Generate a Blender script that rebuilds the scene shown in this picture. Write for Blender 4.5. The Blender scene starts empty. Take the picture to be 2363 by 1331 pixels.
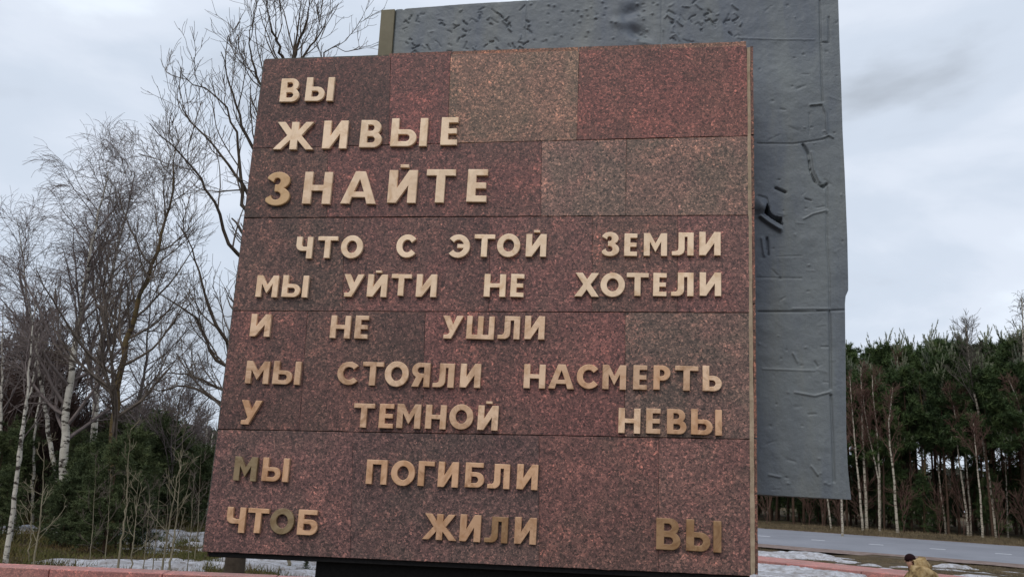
import bpy, bmesh, math, random
import numpy as np
from mathutils import Matrix, Vector
from mathutils.geometry import delaunay_2d_cdt

sc = bpy.context.scene
COL = sc.collection
rng = np.random.default_rng(7)
random.seed(7)

# ------------------------------------------------------------------ camera
F, CX, CY = 2020.0, 1181.5, 665.5
CAMZ = 1.65
up = np.array([482.5, 8910.5, -F]); up /= np.linalg.norm(up)
vw = np.array([0, 0, -1.0]); yy = vw - (vw @ up) * up; yy /= np.linalg.norm(yy)
xx = np.cross(yy, up)
RM = np.array([xx, yy, up])
cd = bpy.data.cameras.new('camera'); cam = bpy.data.objects.new('camera', cd); COL.objects.link(cam)
cd.sensor_width = 36; cd.lens = 36 * F / 2363; cd.clip_end = 4000; cd.clip_start = 0.05
mw = Matrix([list(RM[i]) + [[0, 0, CAMZ][i]] for i in range(3)] + [[0, 0, 0, 1]])
cam.matrix_world = mw
sc.camera = cam
# ------------------------------------------------------------------ light
SUN_EL, SUN_AZ = 52, 205          # azimuth of the light source, from +Y clockwise
sc.view_settings.view_transform = 'Standard'; sc.view_settings.look = 'None'
sc.view_settings.exposure = 0.17; sc.view_settings.gamma = 1.0
sc.view_settings.use_curve_mapping = False
sd = bpy.data.lights.new('sun', 'SUN'); sun = bpy.data.objects.new('sun', sd); COL.objects.link(sun)
sd.energy = 1.25; sd.angle = math.radians(24); sd.color = (1.0, 0.97, 0.92)
a, e = math.radians(SUN_AZ), math.radians(SUN_EL)
sv = Vector((math.sin(a) * math.cos(e), math.cos(a) * math.cos(e), math.sin(e)))
sun.rotation_euler = sv.to_track_quat('Z', 'Y').to_euler(); sun.location = (0, 0, 30)

W = bpy.data.worlds.new('World'); sc.world = W; W.use_nodes = True
nt = W.node_tree; nt.nodes.clear()
def N(t, ty, **kw):
    n = t.nodes.new(ty)
    for k, v in kw.items(): setattr(n, k, v)
    return n
out = N(nt, 'ShaderNodeOutputWorld'); bg = N(nt, 'ShaderNodeBackground'); bg.inputs[1].default_value = 0.1
sky = N(nt, 'ShaderNodeTexSky', sky_type='NISHITA'); sky.sun_disc = False
sky.sun_elevation = e; sky.sun_rotation = a
tc = N(nt, 'ShaderNodeTexCoord')
mp = N(nt, 'ShaderNodeMapping'); mp.inputs['Scale'].default_value = (1.0, 1.0, 2.6); mp.inputs['Location'].default_value = (3.1, 0.4, 1.2)
nt.links.new(tc.outputs['Generated'], mp.inputs[0])
n1 = N(nt, 'ShaderNodeTexNoise'); n1.inputs['Scale'].default_value = 2.3; n1.inputs['Detail'].default_value = 7; n1.inputs['Roughness'].default_value = 0.5
n1.inputs['Distortion'].default_value = 0.25
nt.links.new(mp.outputs[0], n1.inputs['Vector'])
rp = N(nt, 'ShaderNodeValToRGB')
cr = rp.color_ramp; cr.interpolation = 'EASE'
cr.elements[0].position = 0.32; cr.elements[0].color = (0.42, 0.465, 0.53, 1)
cr.elements[1].position = 0.66; cr.elements[1].color = (0.80, 0.87, 0.96, 1)
el = cr.elements.new(0.46); el.color = (0.60, 0.67, 0.775, 1)
el = cr.elements.new(0.56); el.color = (0.69, 0.75, 0.85, 1)
nt.links.new(n1.outputs[0], rp.inputs[0])
ml = N(nt, 'ShaderNodeMix', data_type='RGBA', blend_type='MULTIPLY'); ml.inputs[0].default_value = 1
ml.inputs[7].default_value = (10, 10, 10, 1)
nt.links.new(rp.outputs[0], ml.inputs[6])
mx = N(nt, 'ShaderNodeMix', data_type='RGBA'); mx.inputs[0].default_value = 0.96
nt.links.new(sky.outputs[0], mx.inputs[6]); nt.links.new(ml.outputs[2], mx.inputs[7])
nt.links.new(mx.outputs[2], bg.inputs[0]); nt.links.new(bg.outputs[0], out.inputs[0])

# ------------------------------------------------------------------ geometry from sight lines
def ray(x, y):
    d = RM @ np.array([x - CX, -(y - CY), -F]); return d / d[1]
def at(x, y, dist):
    """world point seen at pixel x,y of the photograph, dist metres ahead"""
    p = ray(x, y) * dist; p[2] += CAMZ; return p
def onz(x, y, z):
    r = ray(x, y); t = (z - CAMZ) / r[2]; return np.array([r[0] * t, t, z])

TH = math.radians(8)
U = np.array([math.cos(TH), -math.sin(TH), 0]); NN = np.array([math.sin(TH), math.cos(TH), 0])  # NN points away
P0 = ray(1100, 700) * 6.3
ORG = np.array([P0[0], P0[1], 0.0])
def uz(x, y, off=0.0):
    """pixel -> (u, z) in the slab frame, on the plane off metres behind the slab face"""
    r = ray(x, y); base = P0 + NN * off
    t = (base @ NN) / (r @ NN); w = r * t
    return float((w - base) @ U), float(w[2] + CAMZ)

# ------------------------------------------------------------------ object helpers
def tag(o, label=None, cat=None, group=None, kind=None):
    if label: o['label'] = label
    if cat: o['category'] = cat
    if group: o['group'] = group
    if kind: o['kind'] = kind
    return o
def empty(name, loc=(0, 0, 0), rz=0, label=None, cat=None, group=None):
    o = bpy.data.objects.new(name, None); COL.objects.link(o); o.location = loc; o.rotation_euler = (0, 0, rz)
    o.empty_display_size = 0.2
    return tag(o, label, cat, group)
def link(name, me, mats, parent=None):
    o = bpy.data.objects.new(name, me); COL.objects.link(o)
    for m in (mats if isinstance(mats, (list, tuple)) else [mats]):
        if m and me.materials.find(m.name) < 0: me.materials.append(m)
    if parent: o.parent = parent
    return o
def np_mesh(name, V, Q, smooth=False, T=None):
    """V (n,3), Q (m,4) quads or T (k,3) triangles"""
    me = bpy.data.meshes.new(name)
    V = np.ascontiguousarray(V, dtype=np.float32)
    parts = []; starts = []; tot = []; s = 0
    for A in (Q, T):
        if A is not None and len(A):
            k = A.shape[1]; parts.append(A.ravel()); starts.append(s + np.arange(len(A)) * k)
            tot.append(np.full(len(A), k)); s += A.size
    L = np.concatenate(parts).astype(np.int32); S = np.concatenate(starts).astype(np.int32); TT = np.concatenate(tot).astype(np.int32)
    me.vertices.add(len(V)); me.vertices.foreach_set('co', V.ravel())
    me.loops.add(len(L)); me.loops.foreach_set('vertex_index', L)
    me.polygons.add(len(S)); me.polygons.foreach_set('loop_start', S); me.polygons.foreach_set('loop_total', TT)
    if smooth: me.polygons.foreach_set('use_smooth', np.ones(len(S), dtype=bool))
    me.update(calc_edges=True)
    return me
def bm_mesh(bm, name, smooth=False):
    me = bpy.data.meshes.new(name); bmesh.ops.recalc_face_normals(bm, faces=bm.faces); bm.to_mesh(me); bm.free()
    if smooth:
        for p in me.polygons: p.use_smooth = True
    return me
def prism(poly, y0, y1, bevel=0.0):
    """poly list of (u,z); extruded from depth y0 to y1"""
    bm = bmesh.new()
    f = bm.faces.new([bm.verts.new((p[0], y0, p[1])) for p in poly])
    r = bmesh.ops.extrude_face_region(bm, geom=[f])
    for v in r['geom']:
        if isinstance(v, bmesh.types.BMVert): v.co.y = y1
    if bevel: bmesh.ops.bevel(bm, geom=list(bm.edges), offset=bevel, segments=1, affect='EDGES')
    return bm
def grow_quad(q, g):
    """shrink (g>0) a quad (u,z) TL,TR,BR,BL"""
    (a, b), (c, d), (e_, f), (h, i) = q
    return [(a + g, b - g), (c - g, d - g), (e_ - g, f + g), (h + g, i + g)]

def fnoise(x, y, seed=0, octaves=4, scale=1.0):
    x = np.asarray(x, float) * scale; y = np.asarray(y, float) * scale
    r = np.zeros(np.broadcast(x, y).shape); amp = 1.0; tot = 0
    def h(i, j, s):
        n = (i * 374761393 + j * 668265263 + s * 1442695041) & 0xffffffff
        n = ((n ^ (n >> 13)) * 1274126177) & 0xffffffff
        return ((n ^ (n >> 16)) & 0xffff) / 65535.0
    for o in range(octaves):
        xi = np.floor(x).astype(np.int64); yi = np.floor(y).astype(np.int64); fx = x - xi; fy = y - yi
        fx = fx * fx * (3 - 2 * fx); fy = fy * fy * (3 - 2 * fy); s = seed * 17 + o
        v = (h(xi, yi, s) * (1 - fx) + h(xi + 1, yi, s) * fx) * (1 - fy) + (h(xi, yi + 1, s) * (1 - fx) + h(xi + 1, yi + 1, s) * fx) * fy
        r += v * amp; tot += amp; amp *= 0.5; x = x * 2.03 + 5.1; y = y * 2.03 + 9.7
    return r / tot

# ------------------------------------------------------------------ materials
def lin(r, g, b):
    f = lambda c: (c / 255 / 12.92) if c / 255 <= 0.04045 else ((c / 255 + 0.055) / 1.055) ** 2.4
    return (f(r), f(g), f(b), 1)
def mat(name, rough=0.8, spec=0.3, metal=0.0):
    m = bpy.data.materials.new(name); m.use_nodes = True; t = m.node_tree
    b = t.nodes['Principled BSDF']; b.inputs['Roughness'].default_value = rough
    b.inputs['Specular IOR Level'].default_value = spec; b.inputs['Metallic'].default_value = metal
    return m, t, b
def noise(t, vec, scale, detail=4, rough=0.55, dist=0.0):
    n = N(t, 'ShaderNodeTexNoise'); n.inputs['Scale'].default_value = scale; n.inputs['Detail'].default_value = detail
    n.inputs['Roughness'].default_value = rough; n.inputs['Distortion'].default_value = dist
    if vec is not None: t.links.new(vec, n.inputs['Vector'])
    return n.outputs[0]
def ramp(t, fac, stops, interp='LINEAR'):
    r = N(t, 'ShaderNodeValToRGB'); c = r.color_ramp; c.interpolation = interp
    while len(c.elements) < len(stops): c.elements.new(0.5)
    for e_, (p, col) in zip(c.elements, stops):
        e_.position = p; e_.color = col if len(col) == 4 else (*col, 1)
    t.links.new(fac, r.inputs[0]); return r.outputs[0]
def mixc(t, fac, A, B, mode='MIX'):
    m = N(t, 'ShaderNodeMix', data_type='RGBA', blend_type=mode)
    for s, v in ((0, fac), (6, A), (7, B)):
        if isinstance(v, (int, float)): m.inputs[s].default_value = v
        elif isinstance(v, tuple): m.inputs[s].default_value = v
        else: t.links.new(v, m.inputs[s])
    return m.outputs[2]
def mth(t, op, A, B=None):
    m = N(t, 'ShaderNodeMath', operation=op)
    for s, v in ((0, A), (1, B)):
        if v is None: continue
        if isinstance(v, (int, float)): m.inputs[s].default_value = v
        else: t.links.new(v, m.inputs[s])
    return m.outputs[0]
def bump(t, b, h, strength, dist):
    n = N(t, 'ShaderNodeBump'); n.inputs['Strength'].default_value = strength; n.inputs['Distance'].default_value = dist
    t.links.new(h, n.inputs['Height']); t.links.new(n.outputs[0], b.inputs['Normal'])
def coord(t, kind='Object'):
    return N(t, 'ShaderNodeTexCoord').outputs[kind]
def g3(v): return (v, v, v, 1)

def granite(name, base=None, rough=0.5, contrast=1.0, world=False):
    m, t, b = mat(name, rough, 0.35)
    oi = N(t, 'ShaderNodeObjectInfo')
    if world: vec = N(t, 'ShaderNodeNewGeometry').outputs['Position']
    else:
        c = coord(t); ad = N(t, 'ShaderNodeVectorMath', operation='ADD'); t.links.new(c, ad.inputs[0])
        cm = N(t, 'ShaderNodeCombineXYZ'); r = mth(t, 'MULTIPLY', oi.outputs['Random'], 37.0)
        for i in range(3): t.links.new(r, cm.inputs[i])
        t.links.new(cm.outputs[0], ad.inputs[1]); vec = ad.outputs[0]
    wn = N(t, 'ShaderNodeTexNoise'); wn.inputs['Scale'].default_value = 45; t.links.new(vec, wn.inputs['Vector'])
    dv = N(t, 'ShaderNodeVectorMath', operation='MULTIPLY_ADD'); t.links.new(wn.outputs['Color'], dv.inputs[0])
    dv.inputs[1].default_value = (0.03, 0.03, 0.03); t.links.new(vec, dv.inputs[2])
    def vor(scale):
        v = N(t, 'ShaderNodeTexVoronoi'); v.inputs['Scale'].default_value = scale; t.links.new(dv.outputs[0], v.inputs['Vector'])
        s = N(t, 'ShaderNodeSeparateColor'); t.links.new(v.outputs['Color'], s.inputs[0]); return s.outputs[0], s.outputs[1]
    a1, a2 = vor(78); b1, b2 = vor(165)
    k = contrast
    gr = ramp(t, a1, [(0.0, (0.40, 0.44, 0.46)), (0.25, (0.74, 0.73, 0.74)), (0.6, (1.0, 0.95, 0.95)), (0.85, (1.35, 1.24, 1.20)), (1.0, (2.1, 1.8, 1.66))])
    gr2 = ramp(t, b1, [(0.0, (0.5, 0.52, 0.55)), (0.3, (0.85, 0.85, 0.85)), (0.7, (1.05, 1.0, 1.0)), (0.93, (1.5, 1.36, 1.32)), (1.0, (2.2, 1.95, 1.85))])
    g = mixc(t, 1.0, gr, gr2, 'MULTIPLY'); g = mixc(t, k, (1, 1, 1, 1), g)
    col = oi.outputs['Color'] if base is None else base
    c1 = mixc(t, 1.0, col, g, 'MULTIPLY')
    # veins and clouds of paler pink and of greyer brown
    blotch = noise(t, vec, 1.7, 5, 0.6, 0.6)
    c2 = mixc(t, mth(t, 'MULTIPLY', ramp(t, blotch, [(0.44, g3(0)), (0.56, g3(1))]), 0.8), c1, mixc(t, 1.0, c1, (0.84, 0.98, 0.94, 1), 'MULTIPLY'))
    vn = noise(t, vec, 2.6, 6, 0.65, 1.2)
    vmask = mth(t, 'MULTIPLY', ramp(t, vn, [(0.54, g3(0)), (0.66, g3(1))]), ramp(t, a2, [(0.35, g3(0)), (0.6, g3(1))]))
    c3 = mixc(t, mth(t, 'MULTIPLY', vmask, 0.85), c2, mixc(t, 1.0, c1, (2.0, 1.75, 1.6, 1), 'MULTIPLY'))
    st = noise(t, vec, 0.9, 4, 0.6)
    c4 = mixc(t, 1.0, c3, ramp(t, st, [(0.3, (0.90, 0.90, 0.88)), (0.7, (1.40, 1.31, 1.24))]), 'MULTIPLY')
    t.links.new(c4, b.inputs['Base Color'])
    t.links.new(ramp(t, b2, [(0, g3(rough - 0.12)), (1, g3(rough + 0.15))]), b.inputs['Roughness'])
    bump(t, b, b1, 0.12, 0.002)
    return m
M = {}
M['granite'] = granite('red_granite')
M['pink_granite'] = granite('pink_granite', lin(158, 112, 108), 0.6, 0.5, True)
M['pink_edge'] = granite('red_granite_face', lin(138, 84, 80), 0.6, 0.6, True)
m, t, b = mat('shade_dark_granite', 0.55, 0.2); c = coord(t)
t.links.new(ramp(t, noise(t, c, 60, 3), [(0.3, (0.004, 0.0035, 0.0035)), (0.7, (0.012, 0.010, 0.010))]), b.inputs['Base Color']); M['shade_dark_granite'] = m  # near-black base colour carries the shade seen under the slab
m, t, b = mat('mortar', 0.95, 0.1); c = coord(t)
t.links.new(ramp(t, noise(t, c, 14, 6, 0.7), [(0.3, lin(138, 120, 100)), (0.7, lin(186, 166, 142))]), b.inputs['Base Color']); bump(t, b, noise(t, c, 60, 5), 0.5, 0.006); M['mortar'] = m
m, t, b = mat('joint', 0.95, 0.1); c = coord(t)
t.links.new(ramp(t, noise(t, c, 3.2, 4, 0.7), [(0.40, lin(36, 26, 24)), (0.60, lin(112, 82, 74))]), b.inputs['Base Color']); M['joint'] = m

m, t, b = mat('bronze_letter', 0.5, 0.4, 0.0); c = coord(t); oi = N(t, 'ShaderNodeObjectInfo')
ad = N(t, 'ShaderNodeVectorMath', operation='ADD'); t.links.new(c, ad.inputs[0]); t.links.new(oi.outputs['Location'], ad.inputs[1]); vec = ad.outputs[0]
s1 = noise(t, vec, 9, 6, 0.6, 0.8)
k1 = mixc(t, 1.0, oi.outputs['Color'], ramp(t, s1, [(0.34, (0.80, 0.72, 0.62)), (0.50, (0.98, 0.97, 0.95)), (0.70, (1.05, 1.05, 1.04))]), 'MULTIPLY')
s2 = noise(t, vec, 6.5, 6, 0.7, 1.2)
al = N(t, 'ShaderNodeSeparateColor'); t.links.new(oi.outputs['Color'], al.inputs[0])
wear = mth(t, 'MULTIPLY', ramp(t, s2, [(0.48, g3(0)), (0.66, g3(1))]), oi.outputs['Alpha'])
k2 = mixc(t, wear, k1, mixc(t, 1.0, oi.outputs['Color'], (0.58, 0.50, 0.42, 1), 'MULTIPLY'))
t.links.new(k2, b.inputs['Base Color'])
bump(t, b, noise(t, vec, 70, 4), 0.15, 0.002); M['bronze'] = m

m, t, b = mat('grey_painted_metal', 0.50, 0.4); c = coord(t)
k = ramp(t, noise(t, c, 1.3, 6, 0.6, 0.5), [(0.3, lin(92, 98, 104)), (0.5, lin(106, 111, 114)), (0.7, lin(118, 123, 124))])
sp = N(t, 'ShaderNodeMapping'); sp.inputs['Scale'].default_value = (2.2, 1, 0.35); t.links.new(c, sp.inputs[0])
k = mixc(t, mth(t, 'MULTIPLY', ramp(t, noise(t, sp.outputs[0], 2.2, 5, 0.6), [(0.52, g3(0)), (0.75, g3(1))]), 0.45), k, lin(128, 128, 118))
k = mixc(t, mth(t, 'MULTIPLY', ramp(t, noise(t, sp.outputs[0], 1.1, 6, 0.6, 0.8), [(0.45, g3(0)), (0.62, g3(1))]), 0.5), k, lin(80, 88, 104))
k = mixc(t, mth(t, 'MULTIPLY', ramp(t, noise(t, c, 38, 3, 0.7), [(0.62, g3(0)), (0.8, g3(1))]), 0.35), k, lin(60, 62, 66))
t.links.new(k, b.inputs['Base Color'])
bb = mth(t, 'ADD', noise(t, c, 9, 8, 0.65), mth(t, 'MULTIPLY', noise(t, c, 45, 5, 0.65), 0.35))
bump(t, b, bb, 0.5, 0.016); M['grey_metal'] = m
m, t, b = mat('weathered_olive_metal', 0.6, 0.3); c = coord(t)
t.links.new(ramp(t, noise(t, c, 5, 6, 0.6), [(0.3, lin(106, 98, 78)), (0.7, lin(128, 120, 98))]), b.inputs['Base Color']); M['olive'] = m

def bark(name, c1, c2, dark=None, rough=0.9):
    m, t, b = mat(name, rough, 0.1); c = coord(t)
    k = ramp(t, noise(t, c, 6, 5, 0.65), [(0.3, c1), (0.7, c2)])
    if dark:
        mp_ = N(t, 'ShaderNodeMapping'); mp_.inputs['Scale'].default_value = (1, 1, 3.0); t.links.new(c, mp_.inputs[0])
        k = mixc(t, ramp(t, noise(t, mp_.outputs[0], 3.6, 5, 0.7), [(0.52, g3(0)), (0.58, g3(1))]), k, dark)
    t.links.new(k, b.inputs['Base Color']); return m
M['birch'] = bark('birch_bark', lin(165, 158, 146), lin(205, 198, 186), lin(62, 55, 50))
M['birch_right'] = bark('pale_birch_bark', lin(150, 140, 125), lin(188, 178, 160), lin(90, 80, 70))
M['twig_purple'] = bark('birch_twigs', lin(98, 88, 86), lin(132, 120, 116))
M['twig_brown'] = bark('reddish_twigs', lin(88, 66, 58), lin(112, 88, 78))
M['twig_dark'] = bark('brown_thicket_twigs', lin(66, 52, 48), lin(92, 74, 68))
M['bark_grey'] = bark('grey_bark', lin(78, 74, 68), lin(108, 100, 90))
M['bark_moss'] = bark('mossy_bark', lin(84, 76, 50), lin(104, 84, 62), lin(64, 52, 44))
M['bark_aspen'] = bark('aspen_bark', lin(54, 46, 40), lin(86, 76, 66))
M['bark_dark'] = bark('dark_bark', lin(84, 76, 70), lin(118, 106, 96))
M['bark_pine'] = bark('pine_bark', lin(58, 48, 42), lin(92, 72, 58))
M['sapling'] = bark('pale_sapling_bark', lin(110, 102, 84), lin(150, 140, 118))
def leafmat(name, c1, c2, c3):
    m, t, b = mat(name, 0.75, 0.15); c = coord(t); oi = N(t, 'ShaderNodeObjectInfo')
    k = ramp(t, noise(t, c, 1.3, 4, 0.7), [(0.3, c1), (0.5, c2), (0.72, c3)])
    k = mixc(t, 1.0, k, ramp(t, oi.outputs['Random'], [(0, (0.72, 0.74, 0.72)), (1, (1.15, 1.12, 1.0))]), 'MULTIPLY')
    t.links.new(k, b.inputs['Base Color']); return m
M['pine'] = leafmat('pine_needles', lin(52, 66, 46), lin(70, 86, 54), lin(92, 104, 64))
M['pine_tip'] = leafmat('pine_shoots', lin(112, 118, 104), lin(132, 136, 118), lin(150, 152, 134))
M['spruce'] = leafmat('spruce_needles', lin(62, 72, 52), lin(80, 90, 62), lin(106, 112, 78))
M['far'] = leafmat('far_forest', lin(56, 62, 54), lin(70, 72, 62), lin(86, 80, 72))

# ================================================================== TERRAIN
A_ = onz(1752, 1255, 0.0); B_ = onz(2363, 1303, 0.0)
rd = (B_ - A_)[:2]; rd /= np.linalg.norm(rd); rn = np.array([-rd[1], rd[0]])
if rn[1] < 0: rn = -rn
def sdist(x, y): return (x - A_[0]) * rn[0] + (y - A_[1]) * rn[1]
def sm(x, a, b): 
    q = np.clip((x - a) / (b - a), 0, 1); return q * q * (3 - 2 * q)
def gh(x, y, rough=True):
    s = sdist(x, y)
    h = 0.03 * np.clip(s, 0, 10) + 0.28 * sm(s, 10.6, 14) * 0.6 + 0.012 * np.clip(s - 12, 0, 60) * 0.4
    if rough:
        k = sm(-s, 0.2, 1.2) + sm(s, 10.2, 11.4)
        flat = sm(np.hypot(x, y - 7), 6, 12)
        h = h + k * flat * (0.20 * (fnoise(x, y, 3, 4, 0.22) - 0.5) + 0.10 * (fnoise(x, y, 5, 3, 1.1) - 0.5) * sm(np.hypot(x, y), 0, 8)) - k * 0.0
        h = h - 0.10 * np.exp(-((s + 2.2) / 1.0) ** 2) * k
    return h
def grid(xs, ys, zf):
    X, Y = np.meshgrid(xs, ys); Z = zf(X, Y); V = np.stack([X, Y, Z], -1).reshape(-1, 3)
    nx, ny = len(xs), len(ys); i = np.arange(ny - 1)[:, None] * nx + np.arange(nx - 1)[None]; i = i.ravel()
    return V, np.stack([i, i + 1, i + nx + 1, i + nx], 1)
xs = np.concatenate([[-1500, -900, -500, -300, -200, -140, -100, -80, -60, -48, -40], np.arange(-34, 46, 0.3), [50, 60, 75, 95, 130, 200, 300, 500, 900, 1500]])
ys = np.concatenate([[-1500, -800, -300, -120, -50, -20, -8, 0, 4, 8], np.arange(10, 62, 0.3), [64, 70, 80, 95, 120, 160, 220, 320, 500, 900, 1600]])
V, Q = grid(xs, ys, lambda X, Y: gh(X, Y) - 0.03)
m, t, b = mat('ground_earth', 0.97, 0.1)
gp = N(t, 'ShaderNodeNewGeometry').outputs['Position']
k = ramp(t, noise(t, gp, 0.35, 8, 0.7), [(0.32, lin(60, 54, 38)), (0.45, lin(84, 74, 58)), (0.55, lin(104, 90, 70)), (0.7, lin(72, 78, 46))])
k = mixc(t, mth(t, 'MULTIPLY', ramp(t, noise(t, gp, 5, 6, 0.75), [(0.35, g3(0)), (0.7, g3(1))]), 0.6), k, lin(58, 50, 40))
t.links.new(k, b.inputs['Base Color']); bump(t, b, noise(t, gp, 9, 8, 0.75), 0.9, 0.08)
M['earth'] = m
g = link('ground', np_mesh('ground', V, Q, True), M['earth']); tag(g, kind='structure')

# road: asphalt, gravelly shoulders, painted dashes
m, t, b = mat('asphalt', 0.8, 0.35)
gp = N(t, 'ShaderNodeNewGeometry').outputs['Position']
k = ramp(t, noise(t, gp, 0.5, 6, 0.6), [(0.3, lin(118, 120, 128)), (0.7, lin(140, 142, 150))])
k = mixc(t, 0.35, k, ramp(t, noise(t, gp, 60, 3, 0.7), [(0.3, lin(90, 92, 98)), (0.7, lin(150, 150, 156))]))
t.links.new(k, b.inputs['Base Color']); bump(t, b, noise(t, gp, 90, 3), 0.3, 0.004); M['asphalt'] = m
m, t, b = mat('shoulder_gravel', 0.95, 0.15)
gp = N(t, 'ShaderNodeNewGeometry').outputs['Position']
k = ramp(t, noise(t, gp, 3, 8, 0.75), [(0.3, lin(96, 80, 74)), (0.55, lin(132, 116, 110)), (0.7, lin(150, 140, 134))])
t.links.new(k, b.inputs['Base Color']); bump(t, b, noise(t, gp, 40, 5), 0.6, 0.02); M['shoulder'] = m
m, t, b = mat('road_paint', 0.7, 0.3)
gp = N(t, 'ShaderNodeNewGeometry').outputs['Position']
t.links.new(ramp(t, noise(t, gp, 12, 6, 0.7), [(0.35, lin(185, 187, 196)), (0.6, lin(228, 229, 235))]), b.inputs['Base Color']); M['paint'] = m
def strip(s0, s1, l0, l1, nseg, dz, wob=0.0, ns=6):
    ls = np.linspace(l0, l1, nseg); ss = np.linspace(0, 1, ns)
    L, S = np.meshgrid(ls, ss)
    w0 = s0 + wob * (fnoise(L, L * 0, 11, 4, 0.5) - 0.5); w1 = s1 + wob * (fnoise(L, L * 0 + 9, 12, 4, 0.5) - 0.5)
    SS = w0 + (w1 - w0) * S
    X = A_[0] + rd[0] * L + rn[0] * SS; Y = A_[1] + rd[1] * L + rn[1] * SS
    Z = 0.03 * np.clip(SS, 0, 10) + dz + np.where(SS < 0, 0.02 * SS, 0)
    V = np.stack([X, Y, Z], -1).reshape(-1, 3); i = (np.arange(ns - 1)[:, None] * nseg + np.arange(nseg - 1)[None]).ravel()
    return V, np.stack([i, i + 1, i + nseg + 1, i + nseg], 1)
V, Q = strip(0.2, 9.9, -120, 140, 500, 0.012, 0.25)
o = tag(link('road', np_mesh('road', V, Q), M['asphalt']), kind='structure')
V, Q = strip(-1.4, 10.8, -120, 140, 700, 0.004, 0.9)
o = tag(link('road_shoulder', np_mesh('road_shoulder', V, Q), M['shoulder']), kind='structure')
pairs = [((1752, 1234), (1778, 1235)), ((1866, 1242), (1896, 1244)), ((1990, 1252.5), (2026, 1255)), ((2133, 1264.5), (2173, 1267.5)), ((2295, 1279), (2340, 1282))]
Vs, Qs, kk = [], [], 0
lens = []
for (p, q) in pairs:
    l = []
    for (x, y) in (p, q):
        r = ray(x, y)
        # meet the tilted road surface
        tt = 40.0
        for _ in range(30):
            X, Y = r[0] * tt, tt; z = 0.03 * np.clip(sdist(X, Y), 0, 10) + 0.02; tt = (z - CAMZ) / r[2]
        l.append(((r[0] * tt - A_[0]) * rd[0] + (tt - A_[1]) * rd[1], sdist(r[0] * tt, tt)))
    lens.append(l)
sc_mid = float(np.mean([q[1] for l in lens for q in l]))
step = (lens[-1][0][0] - lens[0][0][0]) / 4.0; d0 = lens[0][0][0]; dl = float(np.mean([l[1][0] - l[0][0] for l in lens]))
for i in range(-12, 16):
    V, Q = strip(sc_mid - 0.09, sc_mid + 0.09, d0 + i * step, d0 + i * step + dl, 6, 0.018, 0, 2)
    o = link('road_marking', np_mesh('road_marking', V, Q), M['paint']); tag(o, kind='structure')

# ================================================================== pink granite path on the right
pz = 0.16
p1, p2 = onz(1750.5, 1282, pz), onz(2093, 1315, pz)
q1, q2 = onz(1750.5, 1290.5, pz), onz(2090.6, 1328, pz)
pd = ((p2 - p1) + (q2 - q1))[:2]; pd /= np.linalg.norm(pd); pn = np.array([-pd[1], pd[0]]); pn = pn if pn[1] > 0 else -pn
wid = 0.5 * ((p1 - q1)[:2] @ pn + (p2 - q2)[:2] @ pn)
mid0 = (q1[:2] + q2[:2]) / 2 - pd * ((q2 - q1)[:2] @ pd) / 2
path = empty('granite_footpath', (mid0[0], mid0[1], 0), math.atan2(pd[1], pd[0])); tag(path, kind='structure')
cnt = 0; l = -9.0
while l < 24:
    w = 2.0 + random.uniform(-.1, .1); bmx = bmesh.new()
    r = bmesh.ops.create_cube(bmx, size=1)
    dzz = random.uniform(-.006, .006)
    for v in bmx.verts: v.co = Vector((l + (v.co.x + .5) * (w - .02), (v.co.y + .5) * wid, pz - 0.08 + v.co.z * 0.16 + dzz))
    bmesh.ops.bevel(bmx, geom=list(bmx.edges), offset=.012, segments=1, affect='EDGES')
    link('paving_slab', bm_mesh(bmx, 'paving_slab'), M['pink_granite'], path); l += w
bmx = bmesh.new(); bmesh.ops.create_cube(bmx, size=1)
for v in bmx.verts: v.co = Vector((-9 + (v.co.x + .5) * 33, .06 + (v.co.y + .5) * (wid - .12), -.35 + (v.co.z + .5) * (.352)))
link('path_bedding', bm_mesh(bmx, 'path_bedding'), M['shade_dark_granite'], path)

# snow
def snow_mesh(xs, ys, cover, amp=0.10):
    X, Y = np.meshgrid(xs, ys); c = cover(X, Y); g0 = gh(X, Y)
    Z = g0 - 0.115 + amp * np.minimum(c, 1.6) + 0.03 * (fnoise(X, Y, 21, 4, 2.5) - 0.5)
    keep = c > 0.25
    nx, ny = len(xs), len(ys); i = (np.arange(ny - 1)[:, None] * nx + np.arange(nx - 1)[None]).ravel()
    Q = np.stack([i, i + 1, i + nx + 1, i + nx], 1); kf = keep.ravel(); Q = Q[kf[Q].any(1)]
    used = np.unique(Q); mp_ = np.full(nx * ny, -1); mp_[used] = np.arange(len(used))
    return np.stack([X, Y, Z], -1).reshape(-1, 3)[used], mp_[Q]
m, t, b = mat('old_snow', 0.7, 0.25)
gp = N(t, 'ShaderNodeNewGeometry').outputs['Position']
k = ramp(t, noise(t, gp, 1.2, 6, 0.7), [(0.35, lin(160, 160, 164)), (0.6, lin(196, 196, 202))])
k = mixc(t, ramp(t, noise(t, gp, 6, 7, 0.75, 0.5), [(0.44, g3(0)), (0.64, g3(0.9))]), k, lin(116, 104, 94))
t.links.new(k, b.inputs['Base Color']); b.inputs['Subsurface Weight'].default_value = 0.0
bump(t, b, noise(t, gp, 9, 8, 0.75), 0.8, 0.06); M['snow'] = m
def blob(X, Y, x, y, d_z, rx, ry):
    c = onz(x, y, 0.0) if d_z is None else np.array(d_z)
    return np.exp(-(((X - c[0]) / rx) ** 2 + ((Y - c[1]) / ry) ** 2))
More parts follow.
